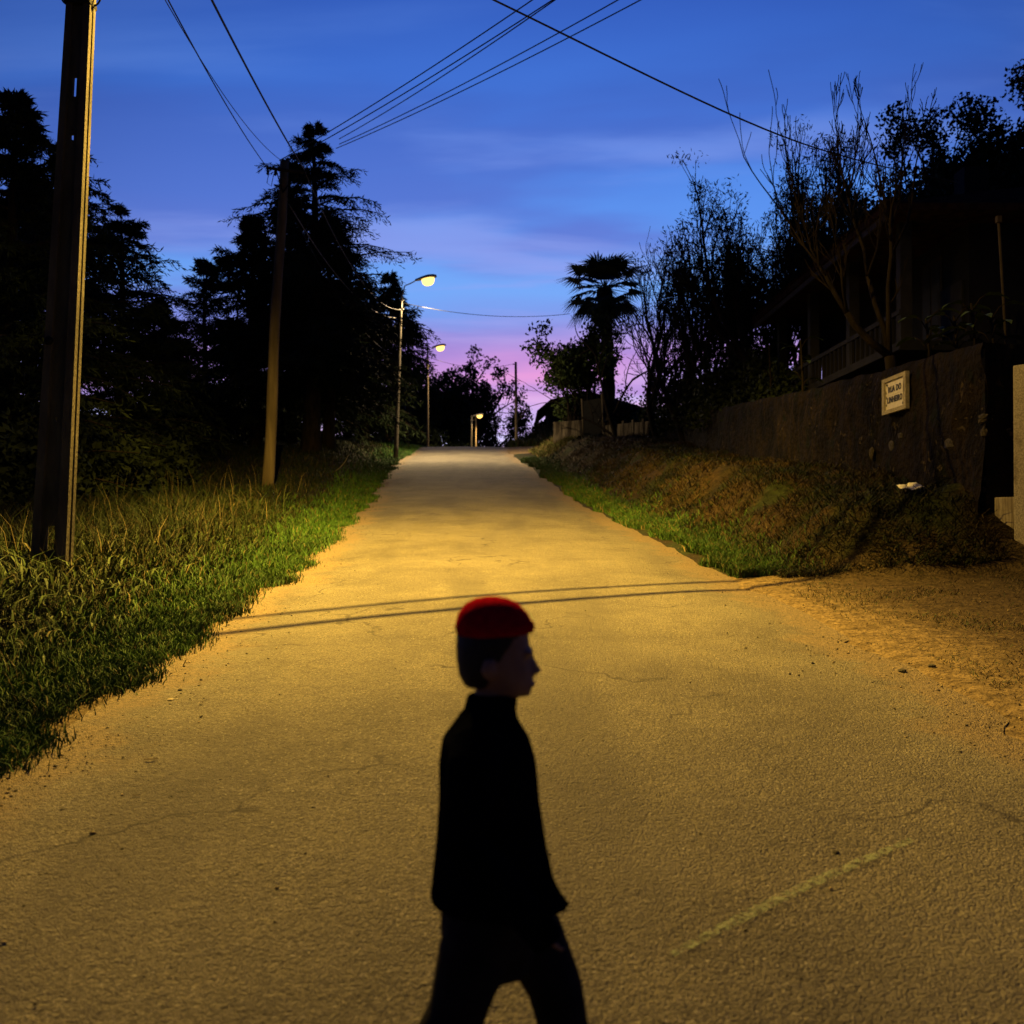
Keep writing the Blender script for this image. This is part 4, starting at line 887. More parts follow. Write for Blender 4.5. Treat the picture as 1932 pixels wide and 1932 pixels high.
# ------------------------------------------------------------------ houses
def near_house():
    T = thing('house', 'dark two storey house with tiled roof and veranda behind the garden wall', 'house', (8, 16, 3.5)); O = Vector((8, 16, 3.5))
    def part(name, mat, *boxes):
        mb = MB()
        for c, s in boxes: mb.box(Vector(c)-O, s)
        return mb.build(name, M[mat], T)
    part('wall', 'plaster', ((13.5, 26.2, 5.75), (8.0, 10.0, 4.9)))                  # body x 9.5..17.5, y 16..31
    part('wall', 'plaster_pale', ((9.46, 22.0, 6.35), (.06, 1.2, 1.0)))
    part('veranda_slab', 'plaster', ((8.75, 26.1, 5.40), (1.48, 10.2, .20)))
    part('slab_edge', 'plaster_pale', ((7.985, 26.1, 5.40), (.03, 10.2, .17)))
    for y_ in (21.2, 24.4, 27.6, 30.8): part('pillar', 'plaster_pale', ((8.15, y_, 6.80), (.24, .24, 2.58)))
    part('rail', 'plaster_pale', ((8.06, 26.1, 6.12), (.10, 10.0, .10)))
    mbm = MB(); mbm.box((0, 0, 0), (.06, .09, .56)); bme = mbm.mesh('baluster')
    for k in range(31): o = link('baluster', bme, M['plaster'], T); o.location = Vector((8.06, 21.3+k*.32, 5.785))-O
    for y_ in (23.0, 26.0, 29.0):
        mb = MB(); mb.box(Vector((9.485, y_, 6.7))-O, (.05, 1.1, 1.9)); w_ = mb.build('window', M['timber'], T)
        for q in (-.26, .26): m2 = MB(); m2.box(Vector((9.455, y_+q, 6.7))-O, (.02, .42, 1.7)); m2.build('pane', M['glass'], w_)
    mb = MB(); mb.box(Vector((9.485, 24.8, 4.4))-O, (.05, 1.0, 2.0)); dr_ = mb.build('door', M['timber'], T); m2 = MB(); m2.box(Vector((9.45, 25.15, 4.4))-O, (.03, .05, .12)); m2.build('handle', M['metal'], dr_)
    # hipped roof
    e = Vector((7.45, 20.3, 8.12)); f = Vector((18.2, 31.7, 8.12)); r0 = Vector((12.8, 24.8, 10.0)); r1 = Vector((12.8, 27.4, 10.0))
    vs = [Vector((e.x, e.y, e.z)), Vector((f.x, e.y, e.z)), Vector((f.x, f.y, e.z)), Vector((e.x, f.y, e.z)), r0, r1]; lo = [v-Vector((0, 0, .14)) for v in vs[:4]]
    mb = MB(); mb.add([v-O for v in vs+lo], [(0, 1, 4), (1, 2, 5, 4), (2, 3, 5), (3, 0, 4, 5), (9, 8, 7, 6), (0, 6, 7, 1), (1, 7, 8, 2), (2, 8, 9, 3), (3, 9, 6, 0)]); roof = mb.build('roof', M['roof_tile'], T)
    m3 = MB(); n = 6; L_ = .42
    vs = []
    for i in range(n+1):
        a = math.pi*i/n
        for q in (0, 1): vs.append((q*L_-.05, .085*math.cos(a)*(1-.12*q), .07*math.sin(a)))
    m3.add(vs, [(2*i, 2*i+1, 2*i+3, 2*i+2) for i in range(n)], True); tme = m3.mesh('tile')
    for k in range(55): o = link('tile', tme, M['roof_tile'], roof); o.location = Vector((7.45, 20.4+k*.204, 8.135))-O; o.rotation_euler = (0, -math.atan2(1.88, 5.35), 0)
    part('eave_board', 'timber', ((7.52, 26.0, 7.90), (.05, 11.2, .14)))
    mb = MB(); mb.box(Vector((11.5, 25.5, 10.0))-O, (.6, .6, 1.2)); ch = mb.build('chimney', M['plaster'], roof)
near_house()
def mast():
    d = 15.5; a = at(1905, 612, d); b_ = at(1884, 414, d); T = MB(); zb = gz(a.x, d)
    T.tube([(0, 0, zb-.2-zb), (b_.x-a.x, .0, b_.z-zb)], [.028, .022], 7); T.box((b_.x-a.x, 0, b_.z-zb), (.07, .07, .10)); o = T.build('thin_post', M['timber']); o.location = (a.x, d, zb); tag(o, 'thin leaning post in front of the dark house', 'post')
mast()
def far_house():
    d = 68; T = thing('house', 'small far house with overhanging roof beyond the concrete wall', 'house', (3.6, 70, 8)); O = Vector((3.6, 70, 8))
    mb = MB(); z0 = at(1020, 776, d).z
    mb.box(Vector((5.2, 71, 8.2))-O, (5.6, 6, 3.2)); wl = mb.build('wall', M['plaster'], T)
    apex = at(1062, 748, d); ev = at(1013, 776, d)
    vs = [Vector((ev.x, 67.6, ev.z)), Vector((ev.x+.9, 67.6, ev.z+.75)), Vector((apex.x+1.6, 67.6, apex.z+.35)), Vector((9.5, 67.6, ev.z)), ]
    back = [v+Vector((0, 7.4, 0)) for v in vs]; lo = [v-Vector((0, 0, .18)) for v in vs+back]; m2 = MB()
    A = vs+back+lo
    m2.add([v-O for v in A], [(0, 1, 5, 4), (1, 2, 6, 5), (2, 3, 7, 6), (8, 12, 13, 9), (9, 13, 14, 10), (10, 14, 15, 11), (0, 8, 9, 1), (1, 9, 10, 2), (2, 10, 11, 3), (0, 4, 12, 8), (3, 11, 15, 7)]); m2.build('roof', M['roof_tile'], T)
    g = MB(); g.add([v-O for v in (Vector((ev.x+.75, 67.95, ev.z-1.5)), Vector((ev.x+.75, 67.95, ev.z+.3)), Vector((ev.x+.95, 67.95, ev.z+.55)), Vector((apex.x+1.6, 67.95, apex.z+.15)), Vector((8, 67.95, ev.z)), Vector((8, 67.95, ev.z-1.5)))], [(5, 4, 3, 2, 1, 0)]); g.build('gable', M['plaster'], T)
    w_ = MB(); w_.box(Vector((ev.x+1.5, 67.92, ev.z-.35))-O, (.62, .08, .95)); ww = w_.build('window', M['timber'], T); p_ = MB(); p_.box(Vector((ev.x+1.5, 67.87, ev.z-.35))-O, (.48, .03, .8)); p_.build('pane', M['glass'], ww)
far_house()

# ------------------------------------------------------------------ poles, lamps, wires
def street_light(name, loc, energy, color, parent=None, rad=.02):
    """bare lamp with the photometry of a roadside luminaire: thrown along the road, cut off behind the post and across the road"""
    ld = bpy.data.lights.new(name, 'POINT'); ld.energy = energy; ld.color = color; ld.shadow_soft_size = rad; ld.use_nodes = True
    nt = ld.node_tree; N = nt.nodes.new; L = nt.links.new; em = nt.nodes['Emission']
    tc = N('ShaderNodeTexCoord'); sp = N('ShaderNodeSeparateXYZ'); L(tc.outputs['Normal'], sp.inputs[0])
    def mr(f, a, b, c, d):
        x = N('ShaderNodeMapRange'); x.interpolation_type = 'SMOOTHSTEP'; x.inputs[1].default_value = a; x.inputs[2].default_value = b; x.inputs[3].default_value = c; x.inputs[4].default_value = d; L(f, x.inputs[0]); return x.outputs[0]
    def mul(a, b): x = N('ShaderNodeMath'); x.operation = 'MULTIPLY'; L(a, x.inputs[0]); L(b, x.inputs[1]); return x.outputs[0]
    lc = mr(sp.outputs[0], -.50, -.10, .03, 1.0); fw = mr(sp.outputs[1], -.08, .30, .0, 1.0)
    mx = N('ShaderNodeMix'); mx.data_type = 'FLOAT'; L(fw, mx.inputs[0]); L(mr(sp.outputs[0], -.55, -.02, .26, 1.0), mx.inputs[2]); L(lc, mx.inputs[3])
    bk = mul(mr(sp.outputs[1], -.85, -.15, .22, 1.0), mr(sp.outputs[1], .60, .95, 1.0, .40))
    f = mul(mul(mr(sp.outputs[2], -.46, -.14, 1.0, 0.0), mx.outputs[0]), mul(bk, mr(sp.outputs[0], .38, .76, 1.0, .085)))
    L(f, em.inputs['Strength'])
    o = bpy.data.objects.new(name, ld); COL.objects.link(o); o.location = loc
    if parent: o.parent = parent
    return o
def lamp_head(T, p, dirv, lens, s=1.0):
    """cobra head luminaire: p = arm end, dirv horizontal unit along the head"""
    dirv = Vector(dirv).normalized(); ang = math.atan2(dirv.y, dirv.x); m = Matrix.Rotation(ang, 3, 'Z') @ Matrix.Rotation(R(-8), 3, 'Y')
    mb = MB(); vs = []; fs = []; n = 12; prof_ = [(0, .05, .05), (.08, .075, .06), (.22, .12, .085), (.42, .155, .10), (.58, .13, .085), (.66, .06, .05)]
    for (x_, w_, h_) in prof_:
        for k in range(n):
            a = 2*math.pi*k/n; sn = math.sin(a); vs.append(Vector(p)+m @ (Vector((x_, w_*math.cos(a), h_*sn if sn > 0 else h_*.25*sn))*s))
    for i in range(len(prof_)-1):
        for k in range(n): k2 = (k+1) % n; fs.append((i*n+k, i*n+k2, (i+1)*n+k2, (i+1)*n+k))
    fs += [tuple(range(n-1, -1, -1)), tuple((len(prof_)-1)*n+k for k in range(n))]
    mb.add(vs, fs, True); head = mb.build('lamp_head', M['metal'], T)
    m2 = MB(); vs = []; fs = []; pr = [(1.0, -.02), (1.0, -.09), (.85, -.17), (.5, -.22), (.05, -.24)]
    for (q, z_) in pr:
        for k in range(n): a = 2*math.pi*k/n; vs.append(Vector(p)+m @ (Vector((.39+.20*q*math.cos(a), .125*q*math.sin(a), z_))*s))
    for i in range(len(pr)-1):
        for k in range(n): k2 = (k+1) % n; fs.append((i*n+k, (i+1)*n+k, (i+1)*n+k2, i*n+k2))
    fs.append(tuple((len(pr)-1)*n+k for k in range(n))); m2.add(vs, fs, True); m2.build('lens', M[lens], head)
    return Vector(p)+m @ (Vector((.39, 0, -.34))*s)

NEAR = at(95, 1090, 11.6); NB = Vector((NEAR.x, 11.6, gz(NEAR.x, 11.6)))
LAMP1 = Vector((-3.1, 12.5, float(zr(12.5))+9.6))
def near_pole():
    T = thing('concrete_pole', 'slotted grey concrete pole standing in grass at the left edge', 'pole', NB); H = 10.0; lean = .045
    w0, w1, dp0, dp1 = .385, .20, .20, .13
    def X(f, z_): return f*(w0+(w1-w0)*z_/H)/2+lean*z_
    def Yd(f, z_): return f*(dp0+(dp1-dp0)*z_/H)/2
    mb = MB()
    def slab(f0, f1, z0, z1, g0=-1, g1=1):
        vs = [(X(a, z_), Yd(b, z_), z_) for z_ in (z0, z1) for (a, b) in ((f0, g0), (f1, g0), (f1, g1), (f0, g1))]
        mb.add(vs, [(3, 2, 1, 0), (4, 5, 6, 7), (0, 1, 5, 4), (1, 2, 6, 5), (2, 3, 7, 6), (3, 0, 4, 7)])
    sl = .50; slots = [(.27, .54, .26), (1.72, 1.77, .09), (4.93, 5.00, .14), (5.03, 5.06, .07), (5.43, 5.66, .15), (7.6, 7.8, .12), (8.3, 8.5, .12)]
    zc = [-.6]
    for a, b_, w_ in slots: zc += [a, b_]
    zc.append(H); wb = .30
    slab(-1, -sl, -.6, H); slab(sl, 1, -.6, H)
    for i in range(0, len(zc)-1):
        if i % 2 == 0: slab(-sl, sl, zc[i], zc[i+1], -wb, wb)
        else:
            w_ = slots[i//2][2]; off = -.05; slab(-sl, off-w_, zc[i], zc[i+1], -wb, wb); slab(off+w_, sl, zc[i], zc[i+1], -wb, wb)
    # rounded fillet ribs down the road-facing side
    slab(1.0, 1.07, -.6, H, -.98, -.40); slab(1.0, 1.10, -.6, H, .25, .98)
    sh = mb.build('shaft', M['pole_concrete'], T)
    # lamp arm and head (above the picture)
    top = Vector((X(.9, 9.2), 0, 9.2)); end = LAMP1-NB; dirv = Vector((end.x-top.x, end.y-top.y, 0)).normalized(); e2 = end-dirv*.40+Vector((0, 0, .32))
    m2 = MB(); m2.tube([top+Vector((-.15, 0, -.5)), top+Vector((.02, 0, -.2)), top+Vector((.18, .06, .12)), e2*.5+top*.5+Vector((0, 0, .32)), e2], [.032, .032, .03, .028, .028], 8); m2.build('arm', M['metal'], T)
    lp = lamp_head(T, e2, dirv, 'lens', 1.0)
    street_light('street_lamp_light', LAMP1-NB+Vector((0, 0, -.06)), LAMP1_W, (1.0, .595, .085), T, .014)
    # collar band with cable loops
    zb = 6.5; m3 = MB(); ww = w0+(w1-w0)*zb/H; m3.box((lean*zb, 0, zb), (ww+.03, .21, .05)); m3.build('band', M['dark_metal'], T)
    for k, (sx, dr_) in enumerate(((-1, .12), (-1, .08), (1, .13))):
        pts = []
        for i in range(11): a = math.pi*i/10; pts.append((lean*zb+sx*(ww/2+dr_*math.sin(a)*.8), -.02+.02*k, zb+.16+.17*math.cos(a)*(1 if k != 1 else .8)))
        m4 = MB(); m4.tube(pts, .011, 5); m4.build('cable_loop', M['cable'], T)
    m5 = MB(); m5.box((X(1, 7.0)+.05, 0, 7.1), (.08, .08, .16)); m5.build('junction_box', M['dark_metal'], T)
    m5 = MB(); m5.tube([(.02, -.125, 2.62), (.02, -.14, 2.62)], .05, 12); m5.build('number_disc', M['dark_metal'], T)
    return T
LAMP1_W = 42000
near_pole()

P2B = at(503, 925, 28); P2 = Vector((P2B.x, 28, gz(P2B.x, 28))); P2T = at(536, 305, 28)
def wooden_pole():
    T = thing('utility_pole', 'round wooden utility pole with a crossarm on the left verge', 'pole', P2); H = P2T.z-P2.z; ox = P2T.x-P2.x
    mb = MB(); pts = []; rr = []
    for i in range(13): f = i/12; pts.append((ox*f+.025*math.sin(f*9), 0, -.4+f*(H+.4))); rr.append(.165-.045*f+(.006*math.sin(i*2.1)))
    mb.tube(pts, rr, 14); mb.build('shaft', M['wood'], T)
    a = at(503, 315, 27.8)-P2; b_ = at(577, 322, 27.8)-P2; z_ = (a.z+b_.z)/2+.0
    m = MB(); m.tube([(a.x, -.2, a.z-.02), (b_.x, -.2, b_.z-.06)], .045, 6); m.build('crossarm', M['timber'], T)
    for q in (0.03, .22, .78, .97):
        m2 = MB(); c = Vector((a.x+(b_.x-a.x)*q, -.2, a.z+(b_.z-a.z)*q-.02)); m2.loft([(c.x, c.y, c.z-.05, .02, .02), (c.x, c.y, c.z-.09, .045, .045), (c.x, c.y, c.z-.12, .03, .03), (c.x, c.y, c.z-.16, .045, .045), (c.x, c.y, c.z-.20, .02, .02)], 8); m2.build('insulator', M['dark_metal'], T)
    m3 = MB(); m3.tube([(ox, -.14, H-.9), (b_.x-.25, -.2, b_.z-.08)], .018, 5); m3.tube([(ox, -.14, H-.9), (a.x+.25, -.2, a.z-.05)], .018, 5); m3.build('brace', M['dark_metal'], T)
    m4 = MB(); m4.tube([(a.x+.08, -.22, a.z-.1), (a.x+.02, -.24, a.z-.45), (a.x+.14, -.24, a.z-.55), (a.x+.2, -.22, a.z-.2)], .01, 5); m4.build('jumper_loop', M['cable'], T)
    m4 = MB(); m4.tube([(ox+.5, -.2, H-.3), (ox+.53, -.22, H-1.3), (ox+.52, -.2, H-1.75)], .009, 5); m4.build('hanging_lead', M['cable'], T)
wooden_pole()

def street_lamp(label, base_px, d, top_px, lamp_px, watts, matp, lens, color, blend=.8, size=150, hs=1.0, r0=.11):
    bx = at(*base_px, d).x; bz = gz(bx, d); B = Vector((bx, d, bz)); T = thing('street_lamp', label, 'street lamp', B, 'street lamps along the left of the road'); tp = at(*top_px, d)-B; lp = at(*lamp_px, d)-B
    mb = MB(); n = 9; mb.tube([(tp.x*i/n, 0, -.3+(tp.z+.3)*i/n) for i in range(n+1)], [r0+(.055-r0)*i/n for i in range(n+1)], 10); mb.build('pole', M[matp], T)
    e2 = Vector((lp.x-.38*hs, 0, lp.z+.12*hs)); m2 = MB(); m2.tube([(tp.x, -.06, tp.z-.9), (tp.x+.02, -.06, tp.z-.25), (tp.x+.14, -.03, tp.z+(e2.z-tp.z)*.45), (tp.x+.45, 0, e2.z-.10), e2], [.03, .03, .028, .026, .026], 7); m2.build('arm', M['metal'], T)
    lamp_head(T, e2, (1, -.25, 0), lens, hs)
    m3 = MB()
    for z_ in (tp.z-.45, tp.z-.85): m3.box((tp.x, 0, z_), (.17, .17, .05))
    m3.build('band', M['metal'], T)
    street_light('street_lamp_light', (lp.x, -.05, lp.z-.32*hs), watts, color, T, .03)
    return T, B, tp
L2 = street_lamp('nearest lit street lamp on a slim pole left of the road', (746, 840), 46, (758, 548), (808, 537), 15000, 'pole_concrete', 'lens_pale', (1.0, .71, .34), hs=1.5)
L3 = street_lamp('second lit street lamp, beside the far oaks', (807, 850), 80, (807, 655), (831, 661), 9000, 'wood', 'lens_pale', (1.0, .70, .36), hs=1.7)
L4 = street_lamp('distant lit street lamp low over the crest in front of an oak', (889, 850), 89, (890, 783), (905, 788), 2500, 'pole_concrete', 'lens', (1.0, .62, .22), hs=1.3)
def bare_pole(name, label, bpx, d, tpx, r0=.14, r1=.10):
    a = at(*bpx, d); b_ = at(*tpx, d); zb = gz(a.x, d)-.3; mb = MB(); n = 6; mb.tube([((b_.x-a.x)*i/n, 0, (b_.z-zb)*i/n) for i in range(n+1)], [r0+(r1-r0)*i/n for i in range(n+1)], 10); mb.tube([((b_.x-a.x)-.25, -.1, b_.z-zb-.22), ((b_.x-a.x)+.02, -.1, b_.z-zb-.2)], .03, 5)
    o = mb.build(name, M['wood']); o.location = (a.x, d, zb); tag(o, label, 'pole'); return b_
PR = bare_pole('utility_pole', 'bare wooden pole standing against the pink sky on the right bank', (975, 800), 85, (973, 683))
bare_pole('utility_pole', 'thin pole just right of the distant lamp', (898, 838), 90, (898, 788), .07, .055)
bare_pole('utility_pole', 'dark pole behind the lit lamp post among the conifers', (768, 840), 66, (768, 672), .12, .09)

def wire(label, a, b_, sag, rad, mat='cable', n=24, name='overhead_wire'):
    a = Vector(a); b_ = Vector(b_); mb = MB(); pts = [(a+(b_-a)*(i/n)+Vector((0, 0, -4*sag*(i/n)*(1-i/n)))) for i in range(n+1)]; pts = [p-a for p in pts]
    mb.tube(pts, rad, 5); o = mb.build(name, M[mat]); o.location = a; tag(o, label, 'cable'); return o
# wires from the concrete pole to the wooden pole
wire('thick black cable from the concrete pole to the crossarm right end', NB+Vector((.95, .0, 8.25)), at(574, 320, 27.8), .15, .020)
wire('thin wire from the concrete pole to the crossarm left end', NB+Vector((.55, .0, 8.0)), at(504, 316, 27.8), .22, .012)
wire('thin wire from the concrete pole to the top of the wooden pole', NB+Vector((.50, -.05, 7.95)), at(531, 303, 28), .45, .008)
# from the wooden pole on to the lamp post
wire('sagging pale cable from the wooden pole to the lit lamp post, lower one', at(545, 385, 28.1), at(746, 600, 45.8), .75, .016, 'cable_pale')
wire('sagging pale cable to the lit lamp post, upper one', at(578, 330, 28.0), at(757, 584, 45.9), 1.0, .012, 'cable_pale')
wire('dim cable deep among the conifers below the sagging pair', at(560, 420, 28.2), at(742, 668, 52), .7, .010)
# service line crossing the road to the house: built from the shadow it throws on the road
def shadow_line():
    def onroad(px, py):
        lo, hi = 2, 60
        for _ in range(50):
            m = (lo+hi)/2; p = at(px, py, m)
            if p.z > road_z(p.x, p.y): lo = m
            else: hi = m
        return at(px, py, lo)
    A = onroad(390, 1187); B = onroad(1440, 1104); nrm = (A-LAMP1).cross(B-LAMP1).normalized(); C0 = Vector((0, 0, CAMZ))
    def hit(px, py): d = at(px, py, 10)-C0; return C0+d*((LAMP1-C0).dot(nrm)/d.dot(nrm))
    p1 = hit(925, -4); p2 = hit(1480, 258); p3 = hit(1808, 345)
    d = (p2-p1).normalized(); k = (p1.x-(NB.x+.45))/d.x; p0 = p1-d*k; p0.z += .10
    return p0, p1, p2, p3
p0, p1, p2, p3 = shadow_line()
def poly_wire(label, pts, rad, off=Vector((0, 0, 0))):
    P = [Vector(p)+off for p in pts]; out = []
    # smooth through the points
    for i in range(len(P)-1):
        q0, q1, q2, q3 = P[max(i-1, 0)], P[i], P[i+1], P[min(i+2, len(P)-1)]
        for k in range(12):
            t = k/12; out.append(.5*((2*q1)+(q2-q0)*t+(2*q0-5*q1+4*q2-q3)*t*t+(3*q1-q0-3*q2+q3)*t**3))
    out.append(P[-1]); a = out[0].copy(); mb = MB(); mb.tube([p-a for p in out], rad, 6); o = mb.build('overhead_wire', M['cable']); o.location = a; tag(o, label, 'cable')
poly_wire('thick black service cable crossing the road to the dark house', [p0, p1, p2, p3], .0095)
dvw = (p1-Vector((0, 0, CAMZ))).normalized()*.13
poly_wire('second service cable strung close behind the thick one over the road', [p0, p1, p2, p3], .0075, dvw+Vector((0, 0, -.012)))
# the high lines running off to the upper right
BACK = Vector((9.0, -6.0, 13.5))
def through(px0, py0, px1, py1, d1, d0): return at(px1, py1, d1), at(px0, py0, d0)
for lab, e0, e1, d1 in (('high line nearest the conifer tip, upper of its pair', (985, -16), (527, 303), 28.2), ('high line nearest the conifer tip, lower of its pair', (1016, -12), (533, 308), 28.2), ('high line in the middle of the sky fan', (1031, -8), (640, 262), 44), ('high line second from the right in the sky fan', (1150, -10), (640, 272), 44), ('rightmost high line of the sky fan', (1188, -8), (634, 280), 44)):
    a = at(*e1, d1); b_ = at(*e0, 19.5 if d1 < 40 else 27); e = b_+(b_-a).normalized()*10
    wire(lab, a, e, .30, .013 if d1 < 40 else .018)
wire('wire from the lit lamp post across to the palm', L2[1]+Vector((L2[2].x, 0, L2[2].z-.55)), at(1075, 592, 51), .35, .014)
wire('far wire from the second lamp to the bare pole', L3[1]+Vector((L3[2].x, 0, L3[2].z-.75)), PR+Vector((-.15, 0, -.15)), .55, .016)

# ------------------------------------------------------------------ small things on the road
def onroad(px, py):
    lo, hi = 1.2, 60
    for _ in range(50):
        m = (lo+hi)/2; p = at(px, py, m)
        if p.z > float(road_z(p.x, p.y)): lo = m
        else: hi = m
    return at(px, py, lo)
def pebble(px, py, s, mat, label, seed, name='stone', flat=.6, grp=None):
    p = onroad(px, py); r = random.Random(seed); bm = bmesh.new(); bmesh.ops.create_icosphere(bm, subdivisions=2, radius=s)
    for v in bm.verts:
        k = .8+.4*float(fbm(v.co.x*40/s*.03+seed, v.co.y*40/s*.03+v.co.z*9, 2)); v.co = Vector((v.co.x*k*1.2, v.co.y*k, v.co.z*flat*k))
    me = bpy.data.meshes.new(name); bm.to_mesh(me); bm.free(); o = link(name, me, M[mat]); z_ = max(float(road_z(p.x, p.y)), gz(p.x, p.y)); o.location = (p.x, p.y, z_+s*flat*.55); o.rotation_euler = (0, 0, r.uniform(0, 6)); tag(o, label, name)
pebble(1702, 1268, .030, 'stone_dark', 'larger of two dark stones on the right road edge', 1)
pebble(1758, 1264, .026, 'stone_dark', 'dark stone right of its twin on the right road edge', 2)
pebble(1577, 1610, .013, 'stone_dark', 'lone dark chip above the chalk line', 3)
pebble(322, 1321, .022, 'stone_pale', 'pale flat stone on the sandy left edge', 4, flat=.35)
pebble(340, 1303, .014, 'stone_dark', 'small dark cube of stone beside the pale flat one', 5)
pebble(1490, 1272, .011, 'stone_dark', 'tiny dark chip right of the person on open asphalt', 6)
pebble(712, 2020-0, .012, 'stone_dark', 'dark chip near the lower left foreground', 7) if False else None
def dead_leaf(px, py, s, label, seed):
    p = onroad(px, py); mb = MB(); vs = []; fs = []; n = 6
    for i in range(n+1):
        f = i/n; w_ = s*.32*math.sin(math.pi*(.06+.88*f)); zz = .25*s*abs(f-.5)
        vs += [((f-.5)*s*2, -w_, zz+.22*w_+.004), ((f-.5)*s*2, 0, zz*.6+.003), ((f-.5)*s*2, w_, zz+.3*w_+.004)]
        if i: b0 = 3*i; fs += [(b0-3, b0-2, b0+1, b0), (b0-2, b0-1, b0+2, b0+1)]
    mb.add(vs, fs, True); o = mb.build('fallen_leaf', M['dead_leaf']); o.location = (p.x, p.y, float(road_z(p.x, p.y))+.004); o.rotation_euler = (0, 0, R(20+seed*31)); tag(o, label, 'leaf')
dead_leaf(285, 1436, .036, 'curled dark leaf on the left side of the road', 0)
dead_leaf(257, 1504, .020, 'small dry leaf scrap below the curled one', 5)
dead_leaf(1540, 1235, .022, 'thin dry leaf near the right road edge', 5)
def stick():
    p = at(645, 890, 33); q = Vector((p.x, 33, gz(p.x, 33))); mb = MB(); mb.tube([(-.28, 0, .06), (-.05, .05, .25), (.1, .0, .42), (.22, .05, .66)], [.02, .018, .014, .008], 5); o = mb.build('broken_stick', M['cable_pale']); o.location = q; tag(o, 'pale broken stick poking out of the left verge', 'stick')
stick()

